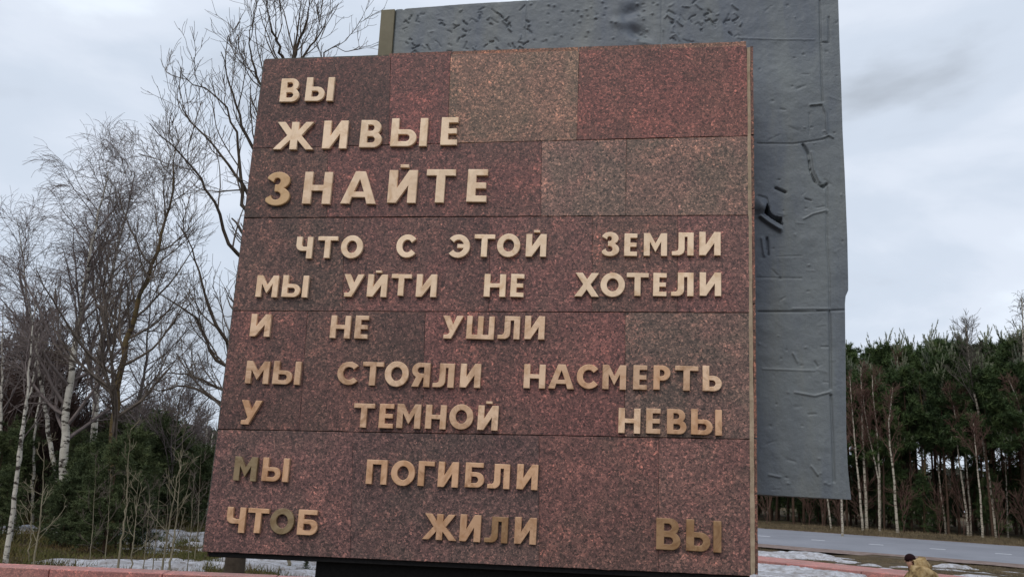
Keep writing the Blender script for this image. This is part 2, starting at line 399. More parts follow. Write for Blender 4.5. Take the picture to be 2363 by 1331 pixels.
def cov_right(X, Y):
    s = sdist(X, Y); n = fnoise(X, Y, 31, 5, 0.7)
    c = blob(X, Y, 1775, 1276, None, 2.2, 1.6) * 2.0
    for (x, y, rx, ry, w) in ((1900, 1290, 1.6, 0.6, .95), (1800, 1312, 3.2, 1.4, 2.1), (1900, 1318, 3.0, 1.3, 2.0), (1990, 1326, 2.6, 1.2, 1.8), (2060, 1337, 2.4, 1.2, 1.6), (1760, 1335, 3, 1.4, 1.8),
                            (2230, 1310, 2.0, 0.35, 1.1), (2300, 1318, 2.0, 0.4, 1.1), (2250, 1334, 1.6, 0.6, 1.2), (2060, 1304, 1.2, 0.5, 1.0)):
        c = np.maximum(c, blob(X, Y, x, y, None, rx, ry) * w)
    rel = (X - mid0[0]) * pn[0] + (Y - mid0[1]) * pn[1]
    c = np.where((rel > -.10) & (rel < wid + .10), 0, c)
    return c * (0.10 + 1.45 * sm(fnoise(X * .6, Y * 1.3, 33, 5, 1.7), .30, .70))
V, Q = snow_mesh(np.arange(3, 20, 0.12), np.arange(13, 34, 0.12), cov_right, 0.13)
tag(link('snow', np_mesh('snow', V, Q, True), M['snow']), kind='stuff')
def cov_left(X, Y):
    n = fnoise(X * 0.6, Y, 41, 5, 0.55)
    c = np.zeros_like(X)
    for (x, y, rx, ry, w) in ((420, 1240, 2.4, 2.4, 1.6), (350, 1226, 3.0, 1.2, 1.1), (460, 1275, 1.0, 1.0, 1.4), (400, 1312, 1.6, 0.8, 1.5), (500, 1305, 1.6, 1.2, 1.6), (600, 1300, 2.2, 1.8, 1.7), (640, 1312, 1.2, .7, 1.4),
                             (60, 1228, 2.2, 1.0, 1.2), (90, 1222, 3.0, 0.8, 1.2), (240, 1225, 3.5, 0.6, 1.0), (110, 1300, 0.7, .4, 1.3), (300, 1316, 1.0, .4, 1.2), (520, 1262, 2.5, 1.5, 1.3)):
        c = np.maximum(c, blob(X, Y, x, y, None, rx, ry) * w)
    c = c + 0.25 * sm(Y, 34, 50)
    n2 = fnoise(X * .8, Y * 1.5, 43, 5, 2.6)
    return c * (0.1 + 1.6 * sm(n, 0.32, 0.72)) * (.15 + 1.25 * sm(n2, .36, .62))
V, Q = snow_mesh(np.arange(-34, 2, 0.12), np.arange(11, 60, 0.12), cov_left, 0.115)
tag(link('snow', np_mesh('snow', V, Q, True), M['snow']), kind='stuff')

# ================================================================== low granite wall on the left
WD = 9.0
wl = at(0, 1298.6, WD + .38); wt = wl[2]
a0 = onz(0, 1307.7, wt); a1 = onz(457, 1326.5, wt)
wdv = (a1 - a0)[:2]; wdv /= np.linalg.norm(wdv)
b0 = onz(0, 1299, wt); wn_ = np.array([-wdv[1], wdv[0]]); ww = float((b0 - a0)[:2] @ wn_)
wall = empty('granite_wall', (a0[0], a0[1], 0), math.atan2(wdv[1], wdv[0]), 'low pink granite wall with a pale flat top behind the monument', 'wall')
l = -5.0
while l < 5.2:
    w = min(1.1 + random.uniform(-.05, .05), 5.25 - l)
    if w < .2: break
    for (nm, y0, y1, z0, z1, mm) in (('coping_slab', -0.0, ww, wt - .10, wt, M['pink_granite']), ('facing_slab', 0.03, ww - .03, -.1, wt - .104, M['pink_edge'])):
        bmx = bmesh.new(); bmesh.ops.create_cube(bmx, size=1); j = random.uniform(-.003, .003)
        for v in bmx.verts: v.co = Vector((l + (v.co.x + .5) * (w - .008), y0 + j + (v.co.y + .5) * (y1 - y0), z0 + j + (v.co.z + .5) * (z1 - z0)))
        bmesh.ops.bevel(bmx, geom=list(bmx.edges), offset=.006, segments=1, affect='EDGES')
        link(nm, bm_mesh(bmx, nm), mm, wall)
    l += w

# ================================================================== THE INSCRIBED SLAB
slab = empty('memorial_slab', tuple(ORG), -TH, 'red granite memorial slab covered in raised gold Cyrillic lettering', 'memorial')
DEP = 0.42
def edge_l(y): return 610 - 0.12577 * (y - 137)
def edge_r(y): return 1724 + 0.0090 * (y - 106)
R = [((610, 137), (1723, 106)), ((583, 343), (1726, 314)), ((563, 503), (1728, 497)), ((537, 717), (1729, 721.5)), ((503, 990), (1730.5, 1013)), ((467, 1272), (1731.5, 1329))]
def rowy(i, x):
    (x0, y0), (x1, y1) = R[i]; return y0 + (y1 - y0) * (x - x0) / (x1 - x0)
rows = [
    [('L', None), (902, 897), (1040, 1032), (1337, 1331), ('R', None)],
    [('L', None), (757, 755), (1250, 1248), (1446, 1443), ('R', None)],
    [('L', None), (795, 790), (1131, 1128), (1367, 1366), (1564, 1563), ('R', None)],
    [('L', None), (710, 690), (981, 976), (1443, 1441), ('R', None)],
    [('L', None), (815, 808), (1244, 1244), (1520, 1519), ('R', None)],
]
cols = [
    [(96, 70, 66), (114, 78, 75), (128, 104, 92), (120, 82, 77)],
    [(92, 72, 67), (106, 77, 74), (120, 99, 92), (119, 99, 91)],
    [(94, 75, 71), (108, 80, 77), (112, 83, 80), (112, 85, 80), (116, 86, 83)],
    [(98, 74, 71), (101, 78, 74), (110, 80, 77), (114, 94, 88)],
    [(102, 80, 78), (100, 80, 78), (112, 84, 80), (112, 86, 82)],
]
for i, row in enumerate(rows):
    for j in range(len(row) - 1):
        def X(k, top):
            e_ = row[k]; li = i if top else i + 1
            if e_[0] == 'L': return R[li][0][0]
            if e_[0] == 'R': return R[li][1][0]
            return e_[0] if top else e_[1]
        xa, xb, xc, xd = X(j, 1), X(j + 1, 1), X(j + 1, 0), X(j, 0)
        q = [uz(xa, rowy(i, xa)), uz(xb, rowy(i, xb)), uz(xc, rowy(i + 1, xc)), uz(xd, rowy(i + 1, xd))]
        q = [(a_ + gx * .0007, b_ + gz * .0026) for (a_, b_), (gx, gz) in zip(q, ((1, -1), (-1, -1), (-1, 1), (1, 1)))]
        d = random.uniform(-.0022, .0022)
        # slightly uneven sawn edges: extra points
        pts = []
        for s in range(4):
            p, r_ = q[s], q[(s + 1) % 4]; n = 14
            L = math.hypot(r_[0] - p[0], r_[1] - p[1]); nx_, nz_ = (r_[1] - p[1]) / L, -(r_[0] - p[0]) / L
            for k in range(n):
                f = k / n; jt = 0 if k == 0 else random.uniform(-.0012, .0012) - (0.003 if random.random() < .05 else 0)
                pts.append((p[0] + (r_[0] - p[0]) * f - nx_ * jt * -1, p[1] + (r_[1] - p[1]) * f - nz_ * jt * -1))
        o = link('granite_panel', bm_mesh(prism(pts, d, d + .03, 0.0), 'granite_panel'), M['granite'], slab)
        bmx = bmesh.new(); bmx.from_mesh(o.data)
        ff = min(bmx.faces, key=lambda f: f.calc_center_median().y)
        bmesh.ops.inset_region(bmx, faces=[ff], thickness=.0022, depth=.0018); bmx.to_mesh(o.data); bmx.free()
        o.color = lin(*cols[i][j])
        if (i, j) == (0, 2): o['label'] = 'tan brown granite panel after the end of the second line'
        if (i, j) in ((1, 2), (1, 3), (3, 3)): o['label'] = 'greyer granite panel'
# concrete core (its joint-coloured face shows in the gaps), reaching a little below the cladding
core = [uz(607, 140), uz(1722, 110), uz(1732, 1337), uz(470, 1283)]
link('core', bm_mesh(prism([(p[0] + (.012 if k in (0, 3) else -.004), p[1]) for k, p in enumerate(core)], .026, DEP), 'core'), M['joint'], slab)
bq = [uz(476, 1268), uz(1731, 1322), uz(1731, 1342), uz(478, 1284)]
link('bottom_edge', bm_mesh(prism([(p[0], p[1]) for p in bq], .022, DEP - .02, .003), 'bottom_edge'), M['shade_dark_granite'], slab)
def wavy(pa, pb, qa, qb, n, amp):
    """strip polygon between two pixel lines pa-pb and qa-qb with an uneven outline"""
    A = [(pa[0] + (pb[0] - pa[0]) * k / n, pa[1] + (pb[1] - pa[1]) * k / n) for k in range(n + 1)]
    B = [(qa[0] + (qb[0] - qa[0]) * k / n, qa[1] + (qb[1] - qa[1]) * k / n) for k in range(n, -1, -1)]
    return [(u_ + random.uniform(-amp, amp), z_ + random.uniform(-amp, amp)) for (u_, z_) in (uz(*p) for p in A + B)]
link('mortar_joint', bm_mesh(prism(wavy((1723.8, 110), (1732.2, 1326), (1731.0, 110), (1742.6, 1322), 46, .0016), -.001, .03), 'mortar_joint'), M['mortar'], slab)
ys_ = [104, 310, 480, 700, 1010, 1326]
for k in range(5):
    ya, yb = ys_[k] + 2, ys_[k + 1] - 1
    xa = 1731.6 + (ya - 110) * .0097; xb = 1731.6 + (yb - 110) * .0097
    poly = wavy((xa, ya), (xb, yb), (xa + 6, ya), (xb + 6.5, yb), 10, .0015)
    o = link('side_panel', bm_mesh(prism(poly, .004 + random.uniform(0, .003), DEP + .01, 0), 'side_panel'), M['granite'], slab); o.color = lin(112, 82, 72)
# left side cladding, seen only as a dark lip
xsT = [897, 1043, 1335, 1526, 1723]
def topl(x): return 130 - 24 * (x - 897) / 826
def topu(x): return 123 - 28.5 * (x - 897) / 826
for k in range(4):
    xa, xb = xsT[k] + .8, xsT[k + 1] - .8
    poly = wavy((xa, topl(xa) - .6), (xb, topl(xb) - .6), (xa, topu(xa)), (xb, topu(xb)), 12, .0018)
    o = link('top_panel', bm_mesh(prism(poly, .006 + random.uniform(0, .004), DEP, 0), 'top_panel'), M['granite'], slab); o.color = lin(*[(112, 78, 70), (124, 92, 76), (118, 84, 74), (126, 96, 84)][k])
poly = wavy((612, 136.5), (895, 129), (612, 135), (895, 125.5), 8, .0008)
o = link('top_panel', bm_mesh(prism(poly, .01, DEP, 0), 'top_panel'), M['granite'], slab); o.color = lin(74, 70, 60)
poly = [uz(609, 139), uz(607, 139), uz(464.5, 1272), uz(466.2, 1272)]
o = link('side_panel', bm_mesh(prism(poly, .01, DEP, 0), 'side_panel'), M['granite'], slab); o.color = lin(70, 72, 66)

# pedestal, the deep shade under the slab put into its near-black colour
ped = empty('pedestal', tuple(ORG), -TH, 'granite pedestal under the inscribed slab, deep shade painted into its black', 'pedestal')
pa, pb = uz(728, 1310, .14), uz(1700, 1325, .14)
link('shaft', bm_mesh(prism([(pa[0], 1.066), (pb[0], 1.135), (pb[0], 0.0), (pa[0], 0.0)], .14, 1.25, .006), 'shaft'), M['shade_dark_granite'], ped)
link('cap', bm_mesh(prism([(pa[0] + .03, 1.60), (pb[0] - .02, 1.60), (pb[0] - .02, 1.0), (pa[0] + .03, 1.0)], DEP + .02, 1.22, .004), 'cap'), M['shade_dark_granite'], ped)
link('plinth', bm_mesh(prism([(pa[0] - .02, .12), (pb[0] + .1, .12), (pb[0] + .1, -.1), (pa[0] - .02, -.1)], .05, 1.35, .008), 'plinth'), M['shade_dark_granite'], ped)

# ---------------------------------------------------------------- letters
s_, t_ = .255, .19
def rect(x0, y0, x1, y1): return [(x0, y0), (x1, y0), (x1, y1), (x0, y1)]
def ell(cx, cy, rx, ry, n=40, a0=0, a1=360):
    return [(cx + rx * math.cos(math.radians(a0 + (a1 - a0) * k / n)), cy + ry * math.sin(math.radians(a0 + (a1 - a0) * k / n))) for k in range(n + (0 if a1 - a0 == 360 else 1))]
def band(x0, y0, x1, y1, h): return [(x0 - h, y0), (x0 + h, y0), (x1 + h, y1), (x1 - h, y1)]
def bowl(x0, x1, y0, y1, n=18):
    r = (y1 - y0) / 2; rx = min(r * 1.02, (x1 - x0) * .75)
    return [(x0, y0), (x1 - rx, y0)] + ell(x1 - rx, (y0 + y1) / 2, rx, r, n, -90, 90)[1:-1] + [(x1 - rx, y1), (x0, y1)]
def I_body(W_): 
    s = s_
    return [('+', rect(0, 0, s, 1)), ('+', rect(W_ - s, 0, W_, 1)), ('+', [(0, 0), (s, 0), (W_ - s, .53), (W_, 1), (W_ - s, 1), (s, .45), (0, .06)])]
def soft(W_, x1=None):
    x1 = W_ if x1 is None else x1
    return [('+', rect(0, 0, s_, 1)), ('+', bowl(.02, x1, 0, .60)), ('-', bowl(s_, x1 - s_ * .92, .175, .43, 12))]
def glyph(ch, w):
    s, t = s_, t_
    if ch == 'Т': return [('+', rect(0, 1 - t, w, 1)), ('+', rect(w / 2 - s / 2, 0, w / 2 + s / 2, 1))]
    if ch == 'Н': return [('+', rect(0, 0, s, 1)), ('+', rect(w - s, 0, w, 1)), ('+', rect(0.02, .41, w - .02, .59))]
    if ch == 'Е': return [('+', rect(0, 0, s, 1)), ('+', rect(.02, 1 - t, w, 1)), ('+', rect(.02, .41, w * .95, .59)), ('+', rect(.02, 0, w, t))]
    if ch == 'Г': return [('+', rect(0, 0, s, 1)), ('+', rect(.02, 1 - t, w, 1))]
    if ch == 'П': return [('+', rect(0, 0, s, 1)), ('+', rect(w - s, 0, w, 1)), ('+', rect(.02, 1 - t, w - .02, 1))]
    if ch == 'Ш': return [('+', rect(0, 0, s * .9, 1)), ('+', rect(w - s * .9, 0, w, 1)), ('+', rect(w / 2 - s * .45, 0, w / 2 + s * .45, 1)), ('+', rect(.02, 0, w - .02, t))]
    if ch == 'Л':
        x = w * .30
        hook = [(x + s, 1), (x + s, .30)] + ell(x + s - .27, .27, .27, .27, 10, 0, -80)[1:] + [(0, 0), (0.0, .17), (x - .10, .18)] + [(x - .03, .22), (x, .32), (x, 1)]
        return [('+', rect(w - s, 0, w, 1)), ('+', rect(x + .01, 1 - t, w - .02, 1)), ('+', hook)]
    if ch == 'И' or ch == 'Й': return I_body(w)
    if ch == 'М': return [('+', rect(0, 0, s, 1)), ('+', rect(w - s, 0, w, 1)), ('+', [(0, 1), (s, 1), (w / 2, .55), (w - s, 1), (w, 1), (w - s, .62), (w / 2, .17), (s, .62)])]
    if ch == 'А':
        xa, xb = w / 2 - .15, w / 2 + .15; 
        def li(y): return s * 1.05 + (w / 2 - s * 1.05) * y / .84
        return [('+', [(0, 0), (w, 0), (xb, 1), (xa, 1)]), ('-', [(li(0), -.01), (w - li(0), -.01), (w - li(.2), .2), (li(.2), .2)]), ('-', [(li(.37), .37), (w - li(.37), .37), (w / 2, .76)])]
    if ch == 'Ж':
        c = w / 2
        return [('+', rect(c - s * .5, 0, c + s * .5, 1)), ('+', band(.05 * w + .14, 1, c - .06, .44, .14)), ('+', band(.14, 0, c - .05, .58, .14)), ('+', band(w - .05 * w - .14, 1, c + .06, .44, .14)), ('+', band(w - .14, 0, c + .05, .58, .14))]
    if ch == 'Х': return [('+', band(.15, 0, w - .17, 1, .15)), ('+', band(w - .15, 0, .17, 1, .15))]
    if ch == 'У': return [('+', [(w - .28, 1), (w, 1), (.52 * w, .14), (.44 * w, 0), (.07 * w, 0), (.07 * w, .17), (.27 * w, .18), (.36 * w, .28)]), ('+', [(0, 1), (.28, 1), (.62 * w, .40), (.42 * w, .24), (.36 * w, .30)])]
    if ch == 'Ч': return [('+', rect(w - s, 0, w, 1)), ('+', [(0, 1), (0, .62)] + ell(.26, .62, .26, .27, 10, 180, 270)[1:] + [(w - .02, .35), (w - .02, .54), (.36, .54), (.28, .57), (s, .64), (s, 1)])]
    if ch == 'О': return [('+', ell(w / 2, .5, w / 2, .51, 48)), ('-', ell(w / 2, .5, w / 2 - s * 1.0, .51 - .235, 36))]
    if ch == 'С': 
        rx = .56 * w
        return [('+', ell(rx, .5, rx, .51, 48)), ('-', ell(rx, .5, rx - s, .51 - .23, 36)), ('-', [(rx, .5), (rx + .9, 1.25), (w + .6, .5), (rx + .9, -.25)]), ('-', rect(w, -.1, w + .6, 1.1))]
    if ch == 'Э':
        rx = .56 * w; cx = w - rx
        return [('+', ell(cx, .5, rx, .51, 48)), ('-', ell(cx, .5, rx - s, .51 - .23, 36)), ('-', [(cx, .5), (cx - .9, 1.25), (-.6, .5), (cx - .9, -.25)]), ('-', rect(-.6, -.1, 0, 1.1)), ('+', rect(.40 * w, .42, w - .08, .59))]
    if ch == 'З':
        return [('+', ell(.46 * w, .275, .54 * w, .285, 40)), ('+', ell(.46 * w, .745, .49 * w, .265, 40)), ('-', ell(.42 * w, .29, .56 * w - s, .125, 26)), ('-', ell(.42 * w, .725, .50 * w - s, .105, 26)),
                ('-', [(-.2, .84), (.02 * w, .80), (.26 * w, .70), (.42 * w, .72), (.42 * w, .63), (.34 * w, .62), (.34 * w, .42), (.42 * w, .41), (.42 * w, .30), (.24 * w, .32), (0, .21), (-.2, .16)]), ('-', rect(-.2, -.1, -.001, 1.1))]
    if ch == 'Ь': return soft(w)
    if ch == 'Ы':
        x1 = w - s - max(.10, w * .085); return soft(w, x1) + [('+', rect(w - s, 0, w, 1))]
    if ch == 'В': return [('+', rect(0, 0, s, 1)), ('+', bowl(.02, w, 0, .56)), ('+', bowl(.02, w * .93, .46, 1)), ('-', bowl(s, w - s * .95, .17, .40, 12)), ('-', bowl(s, w * .93 - s * .92, .60, .83, 12))]
    if ch == 'Р': return [('+', rect(0, 0, s, 1)), ('+', bowl(.02, w, .38, 1)), ('-', bowl(s, w - s * .92, .56, .82, 12))]
    if ch == 'Я':
        g_ = glyph('Р', w) + [('+', band(w * .55, .45, w - .16, 0, .145))]
        return [(k, [(w - x, y) for x, y in p]) for k, p in g_]
    if ch == 'Б': return [('+', rect(0, 0, s, 1)), ('+', rect(.02, 1 - t, w * .94, 1)), ('+', bowl(.02, w, 0, .62)), ('-', bowl(s, w - s * .95, .18, .44, 12))]
def letter_mesh(ops, H, depth, extra=None):
    ops = list(ops) + (extra or [])
    vs, fs = [], []
    for k, p in ops:
        base = len(vs); vs += [Vector((x * H, y * H)) for x, y in p]; fs.append(list(range(base, base + len(p))))
    ed_ = [(f[i], f[(i + 1) % len(f)]) for f in fs for i in range(len(f))]
    v2, e2, f2, ov, oe, of = delaunay_2d_cdt(vs, ed_, [], 0, 1e-6, True)
    bm = bmesh.new(); bv = [bm.verts.new((v.x, -depth, v.y)) for v in v2]
    def pin(x, y, p):
        c = False
        for i in range(len(p)):
            (x1, y1), (x2, y2) = p[i - 1], p[i]
            if (y1 > y) != (y2 > y) and x < (x2 - x1) * (y - y1) / (y2 - y1) + x1: c = not c
        return c
    for f in f2:
        cx_ = sum(v2[i].x for i in f) / len(f) / H; cy_ = sum(v2[i].y for i in f) / len(f) / H
        a2 = abs((v2[f[1]] - v2[f[0]]).cross(v2[f[2]] - v2[f[0]])) / H / H
        if a2 < 2e-6: continue
        on = False
        for k, p in ops:
            if pin(cx_, cy_, p): on = k == '+'
        if on: bm.faces.new([bv[i] for i in f])
    for v in [v for v in bm.verts if not v.link_faces]: bm.verts.remove(v)
    bmesh.ops.remove_doubles(bm, verts=list(bm.verts), dist=H * .002)
    bmesh.ops.recalc_face_normals(bm, faces=list(bm.faces))
    for f in bm.faces:
        if f.normal.y > 0: f.normal_flip()
    front = list(bm.faces)
    r = bmesh.ops.extrude_face_region(bm, geom=front)
    for f in list(front):
        if f.is_valid: pass
    newv = [g_ for g_ in r['geom'] if isinstance(g_, bmesh.types.BMVert)]
    for v in newv: v.co.y = 0.0
    bmesh.ops.recalc_face_normals(bm, faces=list(bm.faces))
    ff = [f for f in bm.faces if f.normal.y < -.9 and f.calc_center_median().y < -depth * .9]
    bmesh.ops.inset_region(bm, faces=ff, thickness=H * .020, depth=H * .008)
    me = bpy.data.meshes.new('letter'); bm.to_mesh(me); bm.free(); return me
A, C_, D_, E_, F_, I_, H_ = (560, 80, .33058), (500, 480, .33058), (1130, 480, .33058), (440, 890, .33126), (1130, 890, .33126), (960, 1030, .18028), (1000, 900, .12022)
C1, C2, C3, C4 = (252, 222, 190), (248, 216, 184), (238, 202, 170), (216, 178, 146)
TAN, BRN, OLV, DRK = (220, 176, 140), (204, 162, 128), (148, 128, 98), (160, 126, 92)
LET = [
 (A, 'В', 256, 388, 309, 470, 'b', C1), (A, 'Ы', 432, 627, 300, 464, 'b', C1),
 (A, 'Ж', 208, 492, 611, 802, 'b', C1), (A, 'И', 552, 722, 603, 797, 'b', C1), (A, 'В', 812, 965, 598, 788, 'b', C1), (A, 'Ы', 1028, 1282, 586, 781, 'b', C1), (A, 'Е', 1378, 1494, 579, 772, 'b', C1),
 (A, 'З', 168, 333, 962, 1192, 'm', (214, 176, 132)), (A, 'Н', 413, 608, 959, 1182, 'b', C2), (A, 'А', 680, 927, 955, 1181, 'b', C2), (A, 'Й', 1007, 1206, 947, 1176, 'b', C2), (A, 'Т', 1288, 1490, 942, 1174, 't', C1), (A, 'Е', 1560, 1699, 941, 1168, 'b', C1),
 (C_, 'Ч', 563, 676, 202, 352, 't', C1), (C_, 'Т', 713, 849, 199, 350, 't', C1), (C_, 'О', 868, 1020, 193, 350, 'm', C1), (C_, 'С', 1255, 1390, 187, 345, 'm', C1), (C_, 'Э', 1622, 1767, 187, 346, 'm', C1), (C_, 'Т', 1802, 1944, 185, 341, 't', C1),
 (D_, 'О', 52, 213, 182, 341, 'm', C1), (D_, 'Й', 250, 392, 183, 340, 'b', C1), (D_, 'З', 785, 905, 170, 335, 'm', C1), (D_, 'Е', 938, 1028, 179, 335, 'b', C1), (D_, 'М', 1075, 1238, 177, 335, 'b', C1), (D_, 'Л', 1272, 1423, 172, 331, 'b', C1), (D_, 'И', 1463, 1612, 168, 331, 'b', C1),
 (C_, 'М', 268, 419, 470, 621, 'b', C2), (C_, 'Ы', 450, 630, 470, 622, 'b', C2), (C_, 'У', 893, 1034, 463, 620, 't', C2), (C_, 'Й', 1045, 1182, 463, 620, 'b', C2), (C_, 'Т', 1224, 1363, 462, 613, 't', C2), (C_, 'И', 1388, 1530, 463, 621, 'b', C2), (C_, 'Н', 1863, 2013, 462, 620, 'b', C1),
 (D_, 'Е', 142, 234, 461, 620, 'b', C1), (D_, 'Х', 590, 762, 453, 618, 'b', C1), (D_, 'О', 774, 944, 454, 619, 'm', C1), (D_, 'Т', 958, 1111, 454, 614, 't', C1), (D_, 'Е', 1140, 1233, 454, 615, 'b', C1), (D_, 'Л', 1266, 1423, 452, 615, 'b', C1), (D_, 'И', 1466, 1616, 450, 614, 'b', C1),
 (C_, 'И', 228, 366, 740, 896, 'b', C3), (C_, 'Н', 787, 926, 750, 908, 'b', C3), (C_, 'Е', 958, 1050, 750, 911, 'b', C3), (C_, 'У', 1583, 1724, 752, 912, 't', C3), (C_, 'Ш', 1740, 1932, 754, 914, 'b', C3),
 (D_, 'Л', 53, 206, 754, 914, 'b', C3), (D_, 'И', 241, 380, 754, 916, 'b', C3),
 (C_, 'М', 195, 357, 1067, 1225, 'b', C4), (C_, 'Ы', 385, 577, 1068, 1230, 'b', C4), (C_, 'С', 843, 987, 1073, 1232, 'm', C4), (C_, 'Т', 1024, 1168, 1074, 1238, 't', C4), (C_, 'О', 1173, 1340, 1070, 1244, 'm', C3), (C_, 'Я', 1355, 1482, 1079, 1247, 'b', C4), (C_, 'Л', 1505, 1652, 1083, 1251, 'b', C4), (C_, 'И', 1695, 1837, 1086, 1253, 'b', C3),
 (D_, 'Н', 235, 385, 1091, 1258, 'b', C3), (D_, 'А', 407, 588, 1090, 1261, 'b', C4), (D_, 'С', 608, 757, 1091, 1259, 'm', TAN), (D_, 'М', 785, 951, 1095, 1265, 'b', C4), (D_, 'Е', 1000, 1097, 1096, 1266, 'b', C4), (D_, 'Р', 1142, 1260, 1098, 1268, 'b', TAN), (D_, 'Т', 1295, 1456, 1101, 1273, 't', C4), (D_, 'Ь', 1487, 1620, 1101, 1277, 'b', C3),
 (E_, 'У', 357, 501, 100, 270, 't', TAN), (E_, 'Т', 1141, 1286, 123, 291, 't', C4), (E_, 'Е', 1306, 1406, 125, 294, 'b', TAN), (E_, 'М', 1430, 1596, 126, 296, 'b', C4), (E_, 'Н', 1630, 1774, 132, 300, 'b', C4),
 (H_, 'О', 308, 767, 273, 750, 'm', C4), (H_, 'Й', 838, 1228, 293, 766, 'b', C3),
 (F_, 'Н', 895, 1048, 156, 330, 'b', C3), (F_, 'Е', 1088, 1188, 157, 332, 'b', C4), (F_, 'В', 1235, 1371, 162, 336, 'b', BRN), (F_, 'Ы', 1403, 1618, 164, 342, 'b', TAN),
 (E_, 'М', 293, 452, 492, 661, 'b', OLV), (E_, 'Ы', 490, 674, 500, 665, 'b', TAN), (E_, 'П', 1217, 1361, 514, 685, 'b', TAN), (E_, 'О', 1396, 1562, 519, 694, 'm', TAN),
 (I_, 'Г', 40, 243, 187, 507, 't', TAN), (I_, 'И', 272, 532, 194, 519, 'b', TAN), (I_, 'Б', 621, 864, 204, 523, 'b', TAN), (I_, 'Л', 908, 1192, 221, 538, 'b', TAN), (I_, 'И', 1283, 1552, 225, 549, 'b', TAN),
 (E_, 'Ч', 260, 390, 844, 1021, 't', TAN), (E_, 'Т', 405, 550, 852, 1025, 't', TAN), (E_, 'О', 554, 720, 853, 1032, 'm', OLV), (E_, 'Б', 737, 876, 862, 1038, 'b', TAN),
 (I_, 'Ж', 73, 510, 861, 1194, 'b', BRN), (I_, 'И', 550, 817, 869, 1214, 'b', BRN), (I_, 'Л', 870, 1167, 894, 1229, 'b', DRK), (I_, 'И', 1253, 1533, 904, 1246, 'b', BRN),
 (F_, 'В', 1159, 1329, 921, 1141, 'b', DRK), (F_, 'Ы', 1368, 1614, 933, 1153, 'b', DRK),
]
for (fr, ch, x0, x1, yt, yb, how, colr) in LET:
    ox, oy, k = fr; X0, X1, YT, YB = ox + x0 * k, ox + x1 * k, oy + yt * k, oy + yb * k
    ym = {'b': YB, 't': YT, 'm': (YT + YB) / 2}[how]
    xm = (X0 + X1) / 2
    # heights are read at the middle of the letter; a flat baseline on the slab leans a little in the picture
    ua, ub = uz(X0, ym, -.025)[0], uz(X1, ym, -.025)[0]
    zb, zt = uz(xm, YB, -.025)[1], uz(xm, YT, -.025)[1]
    H = zt - zb; w = (ub - ua) / H
    extra = None
    if ch == 'Й':
        bw = .13 if fr is not A else .125
        extra = [('+', rect(w * .52 - bw, 1.075, w * .52 + bw, 1.175))]
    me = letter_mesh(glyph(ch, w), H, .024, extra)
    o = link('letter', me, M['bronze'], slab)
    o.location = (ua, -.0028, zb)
    j = random.uniform(.93, 1.04)
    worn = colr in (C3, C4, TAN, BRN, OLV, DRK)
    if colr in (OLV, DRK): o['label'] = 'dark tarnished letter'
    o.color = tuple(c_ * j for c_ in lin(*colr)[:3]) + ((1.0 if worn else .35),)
    o.rotation_euler = (0, random.uniform(-.006, .006), 0)

# ================================================================== GREY BLOCK BEHIND
OFF = 0.55
Rt = [(-60, 1931), (0, 1934), (100, 1937), (200, 1941), (300, 1944), (400, 1949), (550, 1955), (650, 1957), (668, 1957), (682, 1951), (700, 1949.5), (850, 1951), (1000, 1952.5), (1080, 1956), (1120, 1960), (1152, 1964)]
Rt = [uz(x, y, OFF) for y, x in Rt]      # (u,z) down the right edge
rz_ = np.array([p[1] for p in Rt])[::-1]; ru_ = np.array([p[0] for p in Rt])[::-1]
uLt = uz(882, 25, OFF); uLb = uz(873, 125, OFF)
def leftu(z): return uLt[0] + (uLb[0] - uLt[0]) * (z - uLt[1]) / (uLb[1] - uLt[1])
TP = [uz(x, y, OFF) for x, y in ((882, 25), (1000, 15.5), (1100, 8), (1215, 1.5), (1400, -7), (1600, -17), (1934, -34))]
tu_ = [p[0] for p in TP]; tz_ = [p[1] for p in TP]
bl = uz(1752, 1140, OFF); br = uz(1963, 1152, OFF)
def bot(u_): return bl[1] + (br[1] - bl[1]) * (u_ - bl[0]) / (br[0] - bl[0])
NU, NV = 620, 640
sU = np.linspace(0, 1, NU); sV = np.linspace(0, 1, NV)
SU, SV = np.meshgrid(sU, sV)
Z = np.zeros_like(SU); Ug = SU * 4.2 + uLt[0]
for _ in range(4):
    top = np.interp(Ug, tu_, tz_); bt = bot(Ug); Z = bt + (top - bt) * SV
    lu = leftu(Z) * 0 + uLt[0] + (leftu(Z) - uLt[0]) * 0.3; ru = np.interp(Z, rz_, ru_); Ug = lu + (ru - lu) * SU
Dp = np.zeros_like(Ug)      # positive = deeper (away from viewer)
def seg_d(p, q):
    px, pz_ = p; qx, qz = q; dx, dz = qx - px, qz - pz_; L2 = dx * dx + dz * dz + 1e-9
    tt = np.clip(((Ug - px) * dx + (Z - pz_) * dz) / L2, 0, 1)
    return np.hypot(Ug - px - tt * dx, Z - pz_ - tt * dz), tt
def groove(pts, w, d):
    global Dp
    P = [uz(x, y, OFF) for x, y in pts]
    for p, q in zip(P[:-1], P[1:]):
        r, tt = seg_d(p, q); Dp = np.where(r < 3 * w, Dp + 0, Dp); Dp = np.maximum(Dp, np.where(r < 3 * w, d * np.exp(-(r / w) ** 2), -9)) if d > 0 else np.minimum(Dp, np.where(r < 3 * w, d * np.exp(-(r / w) ** 2), 9))
def dent(x, y, rx, ry, d, ang=0.0):
    global Dp
    c = uz(x, y, OFF); ca, sa = math.cos(ang), math.sin(ang)
    X = (Ug - c[0]) * ca + (Z - c[1]) * sa; Y = -(Ug - c[0]) * sa + (Z - c[1]) * ca
    Dp = Dp + d * np.exp(-((X / rx) ** 2 + (Y / ry) ** 2))
